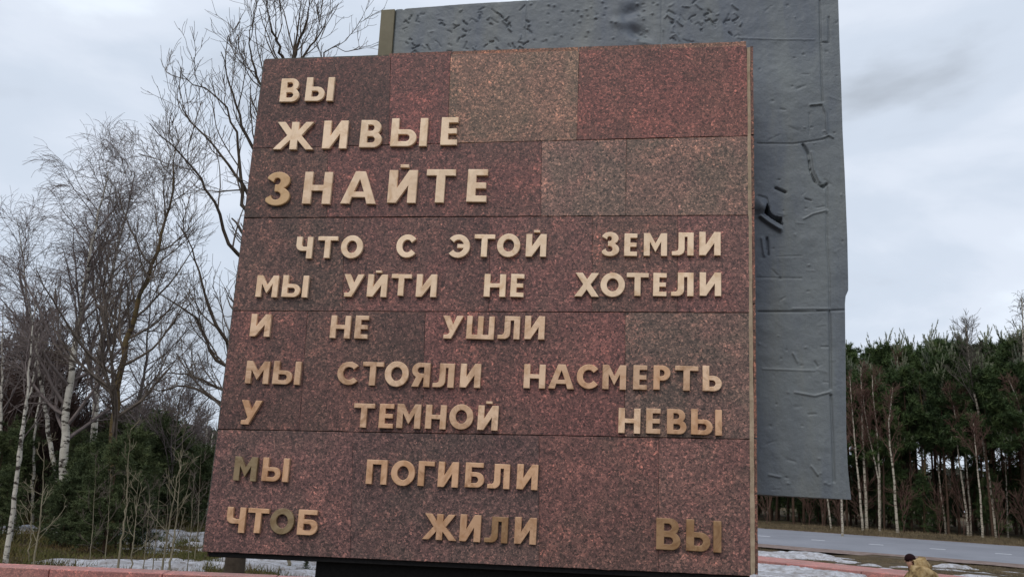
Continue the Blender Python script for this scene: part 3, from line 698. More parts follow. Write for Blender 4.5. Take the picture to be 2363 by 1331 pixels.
# big soft dents at the top
dent(1455, 28, .10, .05, .028, .3); dent(1468, 74, .09, .05, .045, -.6); dent(1430, 55, .07, .04, -.022, -.4); dent(1490, 100, .09, .03, -.02, -.4)
# gouges
grs = random.Random(3)
for k in range(100):
    if k < 64: x, y = grs.uniform(918, 1215), grs.uniform(12, 126)
    else: x, y = grs.uniform(1525, 1710), grs.uniform(4, 96)
    an = grs.choice([-.7, -.6, -.9, .5, .6, -.1, 1.2, -.7]) + grs.uniform(-.2, .2); L = grs.uniform(5, 18)
    dx, dy = L * math.cos(an), -L * math.sin(an)
    dd = grs.choice([1, 1, -1]) * grs.uniform(.006, .018)
    groove([(x, y), (x + dx * .5 + grs.uniform(-2, 2), y + dy * .5 + grs.uniform(-2, 2)), (x + dx, y + dy)], grs.uniform(.0045, .0085), dd)
    if grs.random() < .3: groove([(x, y), (x - dy * .6, y + dx * .5)], .006, dd * .8)
for k in range(46):   # rivets and pits
    x, y = grs.uniform(1225, 1520), grs.uniform(4, 100)
    dent(x, y, .011, .009, grs.choice([-.010, -.012, .008]))
for k in range(45):
    y = grs.uniform(5, 1130); x = grs.uniform(1752, 1945)
    dent(x, y, grs.uniform(.006, .014), grs.uniform(.005, .010), grs.choice([-.007, .007, .009]))
for k in range(26):
    y = grs.uniform(5, 1130); x = grs.uniform(1760, 1935); L = grs.uniform(8, 30); an = grs.uniform(-.8, .8)
    groove([(x, y), (x + L * math.cos(an), y + L * math.sin(an))], grs.uniform(.005, .009), grs.choice([-.003, .003, .005]))
for pts, w, d in (
    ([(1217, 0), (1212, 118)], .007, .008), ([(1527, 0), (1525, 100)], .007, .008), ([(1702, 88), (1790, 92), (1880, 92)], .008, -.008),
    ([(912, 22), (905, 128)], .010, .022), ([(1892, 0), (1894, 95), (1897, 200), (1899, 245)], .010, .022), ([(1894, 98), (1913, 99), (1913, 40)], .010, .018),
    ([(1870, 243), (1898, 240), (1906, 260), (1908, 310)], .011, -.024), ([(1878, 330), (1912, 312), (1922, 318)], .010, -.02), ([(1868, 262), (1868, 310)], .009, .01),
    ([(1748, 331), (1830, 332), (1900, 322)], .009, .014), ([(1853, 333), (1867, 360), (1870, 390), (1880, 418), (1900, 432), (1908, 425)], .014, .045), ([(1874, 352), (1880, 395), (1892, 420)], .014, -.02),
    ([(1908, 432), (1908, 560), (1914, 640), (1915, 715)], .010, .018), ([(1915, 715), (1917, 900), (1922, 1010), (1925, 1110)], .011, .030),
    ([(1750, 719), (1830, 719), (1918, 716), (1950, 715)], .009, .020), ([(1830, 712), (1910, 712)], .009, -.012),
    ([(1790, 434), (1812, 444)], .012, .05), ([(1750, 452), (1768, 458), (1775, 480)], .012, .02), ([(1858, 459), (1872, 463)], .009, .02), ([(1855, 505), (1875, 494), (1905, 486)], .009, -.015),
    ([(1770, 550), (1772, 588)], .013, .045), ([(1758, 550), (1764, 590)], .013, -.02), ([(1745, 640), (1850, 642)], .007, .008), ([(1790, 592), (1850, 590)], .006, .006),
    ([(1760, 851), (1880, 855)], .008, -.010), ([(1835, 905), (1880, 913), (1915, 904)], .010, -.014), ([(1895, 800), (1912, 800)], .008, .012), ([(1830, 815), (1840, 835)], .01, -.015),
    ([(1873, 1075), (1887, 1095)], .010, -.018), ([(1775, 1095), (1800, 1100)], .010, -.015), ([(1880, 835), (1886, 845)], .010, .016)):
    groove(pts, w * .68, d * .62)
# the torn hole: a deep pocket with a lip bent outwards
hp = [uz(x, y, OFF) for x, y in ((1770, 470), (1778, 492), (1787, 499), (1805, 502), (1806, 528), (1795, 520), (1778, 507), (1762, 494))]
def inside(poly):
    r = np.zeros(Ug.shape, bool); n = len(poly)
    for k in range(n):
        (x1, y1), (x2, y2) = poly[k], poly[(k + 1) % n]
        cnd = ((y1 > Z) != (y2 > Z)) & (Ug < (x2 - x1) * (Z - y1) / (y2 - y1 + 1e-12) + x1); r ^= cnd
    return r
Dp = np.where(inside(hp), .22, Dp)
dent(1757, 478, .05, .06, -.05, 0); groove([(1755, 500), (1775, 515), (1800, 530)], .014, -.035)
Dp = Dp + .012 * (fnoise(Ug, Z, 51, 4, 2.2) - .5) + .006 * (fnoise(Ug, Z, 52, 3, 14) - .5)
Vg = np.stack([Ug, OFF + Dp, Z], -1).reshape(-1, 3)
i = (np.arange(NV - 1)[:, None] * NU + np.arange(NU - 1)[None]).ravel(); Qg = np.stack([i, i + 1, i + NU + 1, i + NU], 1)
block = empty('grey_block', tuple(ORG), -TH, 'tall grey painted block with gouges and a torn hole behind the granite slab', 'monument')
link('front_face', np_mesh('front_face', Vg, Qg, True), M['grey_metal'], block)
# body: ring of boundary extruded backwards with a chamfer
ring = [j for j in range(NU)] + [j * NU + NU - 1 for j in range(1, NV)] + [(NV - 1) * NU + j for j in range(NU - 2, -1, -1)] + [j * NU for j in range(NV - 2, 0, -1)]
R0 = Vg[ring].copy(); c0 = R0.mean(0)
R1 = R0.copy(); R1[:, 1] = OFF + .02; R1[:, 0] += np.where(R0[:, 0] > ru_.min() - .03, .006, 0); R2 = R1.copy(); R2[:, 1] = OFF + 1.15
Vb = np.concatenate([R0, R1, R2, [[c0[0], OFF + 1.15, c0[2]]]]); n = len(ring); k = np.arange(n); k1 = (k + 1) % n
Qb = np.concatenate([np.stack([k, k + n, k1 + n, k1], 1), np.stack([k + n, k + 2 * n, k1 + 2 * n, k1 + n], 1)])
link('body', np_mesh('body', Vb, Qb, False, np.stack([k + 2 * n, np.full(n, 3 * n), k1 + 2 * n], 1)), M['grey_metal'], block)
ep = [uz(x, y, OFF) for x, y in ((881, 25.5), (912, 23.5), (904, 135), (872, 135))]
link('edge_plate', bm_mesh(prism(ep, OFF - .016, OFF + .03, .003), 'edge_plate'), M['olive'], block)

# ================================================================== TREES
def nrm(v): return v / (np.linalg.norm(v, axis=-1, keepdims=True) + 1e-9)
def resample(pts, n):
    pts = np.asarray(pts, float); d = np.r_[0, np.cumsum(np.linalg.norm(np.diff(pts, axis=0), axis=1))]
    s = np.linspace(0, d[-1], n); return np.stack([np.interp(s, d, pts[:, k]) for k in range(3)], 1)
def spawn(P, R, k, t0, t1, ang, L, n, wig, upb, rr, prof=None, zig=0.0, even=False):
    """k children on each of the m parent curves"""
    m_, n0 = P.shape[:2]
    if even:
        t = (np.arange(k)[None] + rng.random((m_, k))) / k * (t1 - t0) + t0
    else: t = t0 + (t1 - t0) * rng.random((m_, k))
    ft = t * (n0 - 1); i0 = np.minimum(ft.astype(int), n0 - 2); fr = (ft - i0)[..., None]
    mi = np.arange(m_)[:, None]
    B0 = P[mi, i0] * (1 - fr) + P[mi, i0 + 1] * fr; Tg = nrm(P[mi, i0 + 1] - P[mi, i0]); Rb = R[mi, i0] * (1 - fr[..., 0]) + R[mi, i0 + 1] * fr[..., 0]
    rv = rng.normal(size=Tg.shape); pr = nrm(rv - (rv * Tg).sum(-1, keepdims=True) * Tg)
    an = np.radians(ang) * (1 + .25 * rng.normal(size=t.shape))[..., None]
    d = nrm(Tg * np.cos(an) + pr * np.sin(an)); 
    Ln = L * (0.65 + .7 * rng.random(t.shape)) * (1 if prof is None else prof(t))
    B0 = B0.reshape(-1, 3); d = d.reshape(-1, 3); Ln = Ln.ravel(); Rb = Rb.ravel()
    out_ = [B0]; st = (Ln / (n - 1))[:, None]; cur = B0
    for q in range(n - 1):
        d = nrm(d + wig * rng.normal(size=d.shape) + np.array([0, 0, upb if not callable(upb) else upb(q / (n - 1))]))
        cur = cur + d * st; out_.append(cur)
    P2 = np.stack(out_, 1); r0 = np.minimum(Rb * rr, Rb * .85)[:, None]
    R2 = r0 * np.linspace(1, .35, n)[None]
    return P2, R2
def tubes(sets):
    Vs, Qs, off = [], [], 0
    for (P, R, s) in sets:
        m_, n = P.shape[:2]; T = nrm(np.gradient(P, axis=1)); ref = np.where(np.abs(T[:, :1, 2:3]) > .9, np.array([1., 0, 0]), np.array([0, 0, 1.]))
        a_ = nrm(np.cross(T, np.broadcast_to(ref, T.shape))); b_ = np.cross(T, a_)
        th = np.arange(s) * 2 * math.pi / s
        V = P[:, :, None] + R[:, :, None, None] * (a_[:, :, None] * np.cos(th)[None, None, :, None] + b_[:, :, None] * np.sin(th)[None, None, :, None])
        Vs.append(V.reshape(-1, 3)); base = (np.arange(m_)[:, None, None] * n * s + np.arange(n - 1)[None, :, None] * s)
        k = np.arange(s)[None, None]; k1 = (k + 1) % s
        Qs.append(np.stack([base + k, base + k1, base + s + k1, base + s + k], -1).reshape(-1, 4) + off); off += m_ * n * s
    return np.concatenate(Vs), np.concatenate(Qs)
def tree_obj(name, base, trunk_sets, crown_sets, mt, mcr, label, cat='tree', group=None, leafmesh=None):
    r = empty(name, tuple(base), 0, label, cat, group); b_ = np.asarray(base)
    V, Q = tubes(trunk_sets); link('trunk', np_mesh('trunk', V - b_, Q, True), mt, r)
    if crown_sets:
        V, Q = tubes(crown_sets); c = link('crown', np_mesh('crown', V - b_, Q), mcr, r); c['kind'] = 'stuff'
    return r
def clampR(R, lo): return np.maximum(R, lo)

def px_trunk(pxs, D, n=24, wob=.03, dy=0.0):
    pts = np.array([at(x, y, D + dy * k) for k, (x, y) in enumerate(pxs)])
    P = resample(pts, n); P[1:, :2] += wob * rng.normal(size=(n - 1, 2)) * .5; P[1:, 1] += np.cumsum(rng.normal(size=n - 1)) * wob * .6
    return P
def to_ground(P):
    """carry the trunk down to the ground"""
    g0 = float(gh(P[0, 0], P[0, 1])) - .15
    if P[0, 2] > g0:
        d = (P[0] - P[3]) / (np.linalg.norm(P[0] - P[3]) + 1e-9); d = d * .3 + np.array([0, 0, -1.]); st = (P[0, 2] - g0)
        P = np.concatenate([[P[0] + d / -d[2] * st], P])
    return P
def birch(pxs, D, r0, label, k1=24, L1=3.0, t0=.35, droop=True, mt='birch', mc='twig_purple', k2=9, k3=7, k4=0, group=None, name='birch_tree', ang=38, minr=.0034, wob=.03, dy=0.):
    P = to_ground(px_trunk(pxs, D, 26, wob, dy)); n = len(P); P = P[None]; R = (r0 * np.linspace(1, .24 if D > 30 else .10, n))[None]
    a1, b1 = spawn(P, R, k1, t0, .98, ang, L1, 9, .10, .10, .55, lambda t: (1.15 - .85 * (t - t0) / (1 - t0)), even=True)
    dr = (lambda q: .06 - .30 * q) if droop else .05
    a2, b2 = spawn(a1, b1, k2, .2, 1., 35, L1 * .36, 7, .12, dr, .55, lambda t: 1.2 - .5 * t)
    b2 = clampR(b2, minr * 1.1)
    a3, b3 = spawn(a2, b2, k3, .15, 1., 32, L1 * .17, 5, .13, -.20 if droop else .02, .7)
    b3 = clampR(b3, minr)
    cr_ = [(a2, b2, 3), (a3, b3, 3)]
    if k4:
        a4, b4 = spawn(a3, b3, k4, .2, 1., 35, L1 * .10, 4, .14, -.25 if droop else 0, .8); cr_.append((a4, clampR(b4, minr * .85), 3))
    return tree_obj(name, P[0, 0], [(P, R, 10)], [(a1, clampR(b1, minr * 1.6), 4)] + cr_, M[mt], M[mc], label, group=group)

# --- the big bare tree behind the slab
P = to_ground(px_trunk([(540, 1318), (548, 1240), (575, 900), (605, 560), (640, 330), (668, 180), (690, 60), (697, 0)], 14.0, 30, .03))
n = len(P); P = P[None]; R = (.165 * np.linspace(1, .05, n) ** 1.1)[None]
sets1 = [(P, R, 12)]
limbs = [ # hand-laid main limbs seen left of the slab and above it
    [(575, 900), (540, 860), (510, 838), (470, 775), (455, 735), (390, 690), (350, 668)],
    [(585, 830), (545, 800), (522, 790), (490, 740), (478, 690), (455, 610), (440, 560), (418, 525)],
    [(560, 1000), (520, 930), (495, 922), (450, 895), (410, 890), (370, 905), (330, 890)],
    [(560, 960), (525, 900), (480, 880), (440, 862), (380, 860)],
    [(600, 620), (560, 600), (545, 590), (520, 545), (500, 470), (470, 420), (440, 380), (400, 340), (345, 285)],
    [(612, 520), (580, 500), (558, 480), (556, 400), (545, 300), (520, 250), (480, 205), (440, 195), (420, 172)],
    [(625, 420), (590, 350), (562, 300), (545, 240), (520, 160), (510, 120)],
    [(612, 540), (570, 440), (520, 370), (460, 300), (430, 270), (415, 235)],
    [(650, 280), (630, 230), (600, 190), (580, 130), (575, 70)],
    [(655, 250), (670, 190), (700, 130), (735, 90), (752, 45)],
    [(640, 320), (700, 260), (740, 180), (750, 120), (785, 100)],
    [(668, 180), (650, 120), (625, 60), (615, 25)], [(672, 160), (690, 100), (712, 40), (715, 5)]]
LP = []
for lm in limbs:
    q = np.array([at(x, y, 14.0 + random.uniform(-1, 1) * (k / len(lm)) * 1.6 * 0 + (k / (len(lm) - 1)) * random.choice([-1, 1, .5]) * .9) for k, (x, y) in enumerate(lm)])
    # keep the drift smooth
    q[:, 1] = np.linspace(q[0, 1], q[0, 1] + random.uniform(-1.0, 1.0), len(q))
    q = np.array([at(lm[k][0], lm[k][1], q[k, 1]) for k in range(len(lm))]); LP.append(resample(q, 14))
LP = np.array(LP); LP[:, 1:-1] += .018 * rng.normal(size=LP[:, 1:-1].shape)
LR = np.array([.036 * np.linspace(1, .20, 14)] * len(LP))
sets1.append((LP, LR, 7))
x1, y1 = spawn(P, R, 9, .28, .8, 46, 1.2, 10, .12, .07, .5, lambda t: 1.25 - .8 * t, even=True)
LLp = np.concatenate([resample(q, 12)[None] for q in LP]); LLr = LR[:, :12]
b1p, b1r = spawn(LLp, LLr, 6, .12, 1., 38, 1.0, 9, .13, .15, .5, lambda t: 1.15 - .5 * t)
b1r = clampR(b1r, .0075)
b2p, b2r = spawn(np.concatenate([b1p, x1[:, :9]]), np.concatenate([b1r, clampR(y1[:, :9], .010)]), 5, .15, 1., 38, .5, 7, .15, .12, .6)
b2r = clampR(b2r, .0045)
b3p, b3r = spawn(b2p, b2r, 3, .15, 1., 38, .26, 5, .16, .12, .7); b3r = clampR(b3r, .0034)
tree_obj('aspen_tree', P[0, 0], sets1, [(x1, clampR(y1, .012), 5), (b1p, b1r, 4), (b2p, b2r, 3), (b3p, b3r, 3)], M['bark_aspen'], M['bark_dark'], 'tall bare tree with crooked limbs rising directly behind the granite slab')

# --- birches and other bare trees on the left
birch([(150, 1262), (150, 1120), (152, 960), (168, 830), (200, 660), (232, 500), (255, 400)], 21, .12, 'weeping white birch, left one of the tall pair', 34, 2.5, .25, k2=10, k3=8)
birch([(205, 1262), (212, 1080), (222, 900), (248, 700), (280, 540), (300, 450), (310, 395)], 23, .11, 'weeping white birch, right one of the tall pair', 34, 2.5, .35, k2=10, k3=8)
birch([(148, 1200), (120, 1050), (95, 900), (70, 740), (50, 600), (34, 500)], 22, .07, 'slim birch leaning left with a fine drooping crown', 24, 2.2, .35, k2=9, k3=6)
birch([(252, 1250), (262, 980), (280, 840), (308, 730), (340, 640), (372, 560), (392, 480), (400, 410), (408, 340)], 19, .105, 'leaning tree with mossy green brown trunk', 30, 2.2, .25, droop=False, mt='bark_moss', mc='bark_dark', name='mossy_tree', ang=48, k2=9, k3=6)
birch([(12, 1300), (30, 1180), (50, 990), (62, 860), (68, 790), (76, 700)], 13.5, .042, 'slender white birch stem at the far left edge of the view', 8, .9, .7, k2=5, k3=4, wob=.012)
birch([(22, 1262), (35, 1100), (60, 950), (85, 830), (92, 770)], 19, .05, 'thin birch just behind the slender white stem', 10, 1.2, .5, k2=6, k3=4)
birch([(74, 1240), (82, 1000), (100, 860), (110, 760)], 24, .05, 'thin pale birch in front of the brown thicket', 12, 1.2, .5, k2=6, k3=4)
birch([(0, 1255), (3, 960), (6, 850), (10, 700)], 24, .07, 'pale birch trunk cut by the left edge of the view', 14, 1.6, .5, k2=7, k3=5)
birch([(300, 1240), (318, 1000), (335, 850), (345, 740), (352, 610)], 25, .07, 'bare grey tree between mossy trunk and slab', 22, 2.0, .35, droop=False, mt='bark_grey', mc='twig_purple', name='bare_tree', ang=45)
birch([(385, 1230), (400, 1060), (415, 930), (440, 850)], 27, .06, 'small bare tree with purple brown twigs near the slab', 22, 1.8, .3, droop=False, mt='bark_grey', mc='twig_purple', name='bare_tree', ang=45)
for k, pxs in enumerate([[(462, 1180), (472, 1040), (476, 985), (482, 940)], [(478, 1180), (484, 1060), (488, 1030), (492, 1000)]]):
    birch(pxs, 32, .07, ['white birch stem beside the lower left slab edge', 'shorter white birch stem half hidden by the slab edge'][k], 12, 1.0, .5, k2=5, k3=3)
birch([(668, 1336), (664, 1250), (670, 1100), (690, 900)], 17, .035, 'thin pale stem seen in the gap left of the pedestal', 10, .9, .5, k2=5, k3=3, mt='sapling')
# saplings
for k, (pxs, D, r, lb) in enumerate([
    ([(272, 1312), (282, 1230), (290, 1150), (294, 1060), (300, 985)], 13.5, .022, 'pale young sapling with short side branches left of centre group'),
    ([(374, 1318), (388, 1230), (403, 1140), (415, 1070), (424, 990)], 13.2, .020, 'left of two pale saplings close to the slab'),
    ([(390, 1318), (403, 1222), (410, 1180), (414, 1120), (420, 1060)], 13.0, .022, 'forked pale sapling nearest the slab'),
    ([(302, 1318), (312, 1210), (318, 1130), (324, 1090)], 14.0, .016, 'short thin sapling between two taller ones'),
    ([(76, 1312), (95, 1180), (98, 1110), (102, 1060), (98, 1020)], 13.5, .020, 'grey sapling beside the white birch stem'),
    ([(68, 1300), (72, 1200), (80, 1110)], 14.5, .015, 'low grey sapling at the left behind the wall')]):
    birch(pxs, D, r * .8, lb, 8, .5, .2, droop=False, mt='sapling', mc='sapling', k2=2, k3=2, name='sapling', ang=48, minr=.0026, wob=.012)
for k, (x, yb, D) in enumerate([(330, 1316, 15), (352, 1318, 14.5), (432, 1318, 15), (240, 1312, 15.5), (205, 1310, 16), (448, 1300, 17)]):
    birch([(x, yb), (x + 9, yb - 90), (x + 16, yb - 190 - 14 * k)], D, .009, 'thin low sapling among the others behind the wall', 8, .5, .15, droop=False, mt='sapling', mc='bark_dark', k2=4, k3=2, name='sapling', ang=46, minr=.0022, wob=.005, group='thin low saplings behind the wall')
# brown thicket, left edge: many-stemmed shrubs
for k, (x, yb, yt, D) in enumerate([(20, 1240, 800, 29), (62, 1240, 760, 28), (100, 1240, 745, 27), (128, 1240, 800, 28), (-30, 1240, 830, 29), (40, 1240, 860, 25), (90, 1240, 850, 25), (130, 1240, 900, 26), (0, 1230, 900, 26)]):
    birch([(x, yb), (x + 8, (yb + yt) / 2), (x + 14, yt)], D, .05, 'dense brown leafless shrub in the thicket at far left', 30, 1.7, .08, droop=False, mt='bark_dark', mc='twig_dark', k2=9, k3=8, name='leafless_shrub', ang=30, group='leafless shrubs of the thicket at far left', minr=.007)
for k, (x, yb, yt, D) in enumerate([(330, 1230, 930, 30), (365, 1230, 900, 31), (300, 1230, 960, 29), (420, 1230, 930, 34), (240, 1230, 950, 27), (190, 1230, 960, 27), (450, 1215, 960, 36)]):
    birch([(x, yb), (x + 5, (yb + yt) / 2), (x + 8, yt)], D, .04, 'bushy leafless shrub among the green pines left of the slab', 24, 1.4, .08, droop=False, mt='bark_dark', mc='twig_purple', k2=8, k3=7, name='leafless_shrub', ang=34, group='leafless shrubs among the green pines', minr=.006)

# --- conifers
def blades(P, D, L, Wd):
    """one triangle per needle bundle: base P, direction D"""
    n = len(P); rv = rng.normal(size=(n, 3)); s = nrm(np.cross(D, rv)) * (Wd / 2)[:, None]
    V = np.stack([P - s, P + s, P + D * L[:, None]], 1).reshape(-1, 3)
    return V, np.arange(3 * n).reshape(-1, 3)
def tufts_along(P, R, per, nb, L, Wd, t0=.2, spread=.9, upb=.15):
    """bundles of needles along curves"""
    m_, n0 = P.shape[:2]; t = t0 + (1 - t0) * rng.random((m_, per)); ft = t * (n0 - 1); i0 = np.minimum(ft.astype(int), n0 - 2); fr = (ft - i0)[..., None]; mi = np.arange(m_)[:, None]
    B0 = P[mi, i0] * (1 - fr) + P[mi, i0 + 1] * fr; T = nrm(P[mi, i0 + 1] - P[mi, i0])
    B0 = np.repeat(B0.reshape(-1, 3), nb, 0); T = np.repeat(T.reshape(-1, 3), nb, 0)
    d = nrm(T * .6 + spread * nrm(rng.normal(size=T.shape)) + np.array([0, 0, upb]))
    k = len(B0); return blades(B0, d, L * (.6 + .8 * rng.random(k)), Wd * (.7 + .6 * rng.random(k)))
def joinVT(lst):
    Vs, Ts, o_ = [], [], 0
    for V, T in lst: Vs.append(V); Ts.append(T + o_); o_ += len(V)
    return np.concatenate(Vs), np.concatenate(Ts)
def make_pine(H, seed_lab, group, cl=.5, k1=34, per=9, nb=9):
    z = np.linspace(0, H, 22); P = np.stack([.06 * np.sin(z * .7 + rng.random() * 6) , .06 * np.cos(z * .5 + rng.random() * 6), z], 1)[None]; R = (H * .0085 * np.linspace(1, .10, 22))[None]
    Lc = H * .155
    a1, b1 = spawn(P, R, k1, cl, .90, 62, Lc, 8, .07, .13, .4, lambda t: 1.5 * np.clip(.96 - t, 0, 1) ** .7 + .05, even=True)
    a2, b2 = spawn(a1, b1, 7, .25, 1., 42, Lc * .45, 5, .10, .14, .6)
    dead, db = spawn(P, R, 12, cl * .5, cl, 80, Lc * .5, 5, .06, -.02, .25)
    leaf = joinVT([tufts_along(a2, b2, per, nb, .30, .060), tufts_along(a1, b1, per, nb, .28, .055, .4)])
    # upright candles on top
    ct, cb = spawn(P, R, 18, .80, .985, 34, H * .085, 4, .03, .30, .6); tip = tufts_along(np.concatenate([ct, P[:, -4:]]), None, 30, 3, .13, .034, .02, .38, .2)
    ct2, cb2 = spawn(a1[len(a1[0]) * 0:], b1, 2, .7, 1., 50, H * .035, 4, .03, .5, .6); tip = joinVT([tip, tufts_along(ct2, None, 12, 3, .12, .035, .1, .4, .3)])
    r = empty('pine_tree', (0, 0, 0), 0, seed_lab, 'tree', group)
    V, Q = tubes([(P, R, 8), (a1, clampR(b1, .012), 4), (dead, clampR(db, .008), 3)]); link('trunk', np_mesh('trunk', V, Q, True), M['bark_pine'], r)
    c = link('crown', np_mesh('crown', leaf[0], None, False, leaf[1]), M['pine'], r); c['kind'] = 'stuff'
    c = link('shoots', np_mesh('shoots', tip[0], None, False, tip[1]), M['pine_tip'], r); c['kind'] = 'stuff'
    return r
def make_spruce(H, name, lab, group, k1=60, ang=78, matn='spruce', lf=.26, cl=.05):
    z = np.linspace(0, H, 18); P = np.stack([0 * z, 0 * z, z], 1)[None]; R = (H * .010 * np.linspace(1, .08, 18))[None]
    a1, b1 = spawn(P, R, k1, cl, .98, ang, H * lf, 7, .05, .04, .3, lambda t: 1.08 - t, even=True)
    a2, b2 = spawn(a1, b1, 6, .2, 1., 48, H * lf * .32, 4, .08, -.02, .6)
    leaf = joinVT([tufts_along(a2, b2, 7, 7, .13, .022, .1, .8, .0), tufts_along(a1, b1, 12, 7, .13, .022, .15, .8, .0)])
    r = empty(name, (0, 0, 0), 0, lab, 'tree', group)
    V, Q = tubes([(P, R, 7), (a1, clampR(b1, .006), 3)]); link('trunk', np_mesh('trunk', V, Q, True), M['bark_pine'], r)
    c = link('crown', np_mesh('crown', leaf[0], None, False, leaf[1]), M[matn], r); c['kind'] = 'stuff'
    return r
def copy_tree(o):
    c = o.copy(); COL.objects.link(c)
    for ch in o.children:
        d = ch.copy(); COL.objects.link(d); d.parent = c
    return c
used = set()
def place(proto, x, y, s=1.0, label=None, group=None, lean=0.0, sz=None):
    o = proto if proto.name not in used else copy_tree(proto)
    used.add(proto.name)
    if label: o['label'] = label
    if group: o['group'] = group
    o.location = (x, y, float(gh(x, y)) - .08); o.scale = (s, s, sz or s)
    o.rotation_euler = (random.uniform(-.02, .02) + lean, random.uniform(-.02, .02), random.uniform(0, 6.28)); return o
G1 = 'tall pines of the forest beyond the road'; LB1 = 'tall dark pine standing in the forest beyond the road'
pines = [make_pine(11.5, LB1, G1, .42), make_pine(12.2, LB1, G1, .46, 34), make_pine(10.8, LB1, G1, .36, 40), make_pine(12.6, LB1, G1, .50, 34)]
# forest edge line beyond the road, seen tops about y=790 in the photograph
cnt = 0
for rowi, (soff, step_) in enumerate(((15.5, 1.4), (17.5, 1.4), (20.5, 1.5), (24, 1.6), (29, 1.9), (36, 2.2), (44, 2.4), (54, 2.8))):
    l_ = -26.0
    while l_ < 34 + rowi * 5:
        l_ += step_ * random.uniform(.65, 1.4); s2 = soff + random.uniform(-1.2, 1.2)
        X = A_[0] + rd[0] * l_ + rn[0] * s2; Y = A_[1] + rd[1] * l_ + rn[1] * s2
        px = X / Y
        if px < .20 or px > .72: continue
        # height so that the tops follow the photographed skyline
        u_ = (px - .28) / (.59 - .28); ty = 830 - 40 * np.clip(u_, 0, 1.2) + random.uniform(-38, 40) + (0 if rowi else 25)
        pxl = CX + 2020 * px * .98; need = at(min(max(pxl, 1900), 2363), ty, Y)[2] - float(gh(X, Y))
        pr = random.choice(pines); bh = max(v[2] for v in [c_ for ch in pr.children[:1] for c_ in ch.bound_box])
        place(pr, X, Y, need / bh, sz=need / bh); cnt += 1
G2 = 'dark young spruces under the tall pines'; LB2 = 'dark young spruce growing under the tall pines beyond the road'
sp2 = [make_spruce(4.6, 'young_spruce', LB2, G2, 44, 74, 'pine', .30), make_spruce(3.6, 'young_spruce', LB2, G2, 40, 70, 'pine', .34)]
l_ = -24
while l_ < 40:
    l_ += random.uniform(.3, .9); s2 = random.uniform(15.5, 40)
    X = A_[0] + rd[0] * l_ + rn[0] * s2; Y = A_[1] + rd[1] * l_ + rn[1] * s2
    if not .18 < X / Y < .74: continue
    place(random.choice(sp2), X, Y, random.uniform(.65, 1.25) * (1 + max(0, s2 - 20) * .035))
# pale birches in front of the pines
BR = 'pale birches at the forest edge beyond the road'
def P5(lst): return [(1900 + .4283 * x, 680 + .4283 * y) for x, y in lst]
br_list = [
 (P5([(212, 1262), (190, 1000), (165, 750), (150, 560), (140, 440)]), 46, .075, 'slim pale birch nearest the grey block', .45),
 (P5([(234, 1264), (228, 1050), (215, 850), (208, 600), (202, 390)]), 46.5, .10, 'thicker pale birch second from the grey block', .5),
 (P5([(303, 1257), (300, 1000), (270, 850), (245, 740), (228, 650), (215, 540)]), 46, .07, 'birch bending left, crossing a straighter one', .5),
 (P5([(304, 1257), (303, 1000), (293, 780), (270, 560), (262, 430)]), 46.2, .085, 'straight pale birch crossed by a bending one', .5),
 (P5([(400, 1282), (380, 1000), (358, 830), (350, 700), (362, 590), (370, 500)]), 45, .09, 'pale birch with a bowed stem and wide foot', .45),
 (P5([(404, 1150), (403, 780), (400, 400), (398, 330)]), 50, .07, 'thin straight birch standing deeper among the pines', .6),
 (P5([(546, 1260), (546, 900), (545, 700), (528, 560), (515, 440)]), 47, .085, 'forked grey green tree in the middle of the wood', .38),
 (P5([(655, 1230), (630, 1060), (612, 860), (600, 720), (590, 600)]), 47, .06, 'slight birch with reddish twigs left of the dark pines', .4),
 (P5([(780, 1290), (770, 1150), (735, 900), (712, 650), (690, 500)]), 45.5, .075, 'left stem of two parallel pale birches', .6),
 (P5([(795, 1280), (790, 1150), (765, 850), (750, 650), (738, 530)]), 46, .065, 'right stem of two parallel pale birches', .6),
 (P5([(859, 1310), (848, 1100), (835, 950), (820, 760), (815, 690)]), 43.5, .07, 'low pale birch standing near the road verge', .6),
 (P5([(925, 1300), (905, 1100), (880, 900), (840, 650), (800, 470), (782, 300), (768, 160)]), 45, .12, 'tallest pale birch rising above the pine tops', .62),
 (P5([(990, 1200), (985, 1000), (970, 780)]), 47, .05, 'short faint birch stem among the right pines', .5),
 (P5([(1150, 1300), (1110, 900), (1081, 650), (1040, 540), (1000, 450)]), 43, .09, 'leaning birch near the right edge of the view', .5),
 (P5([(1130, 1320), (1105, 900), (1085, 500), (1075, 200), (1068, 20)]), 44, .10, 'tall airy birch at the far right edge', .35),
 ([(1918, 1218), (1909, 1153), (1900, 1050), (1893, 900)], 47, .06, 'pale birch stem under the grey block, left one', .5),
 ([(1944, 1232), (1942, 1153), (1939, 1050), (1930, 930)], 41.5, .065, 'pale birch stem under the grey block beside the road', .5)]
for k, (pxs, D, r, lb, t0) in enumerate(br_list):
    tall = k in (11, 14)
    birch(pxs, D, r * .85, lb, 15 if not tall else 28, 1.25 if not tall else 1.7, t0, droop=(k == 14), mt='birch_right' if k != 6 else 'bark_moss', mc='twig_brown' if k not in (6, 11, 14) else 'bark_grey', k2=6, k3=4, ang=28 if k != 6 else 38, minr=.0075 if not tall else .007, name='birch_tree', wob=.014)
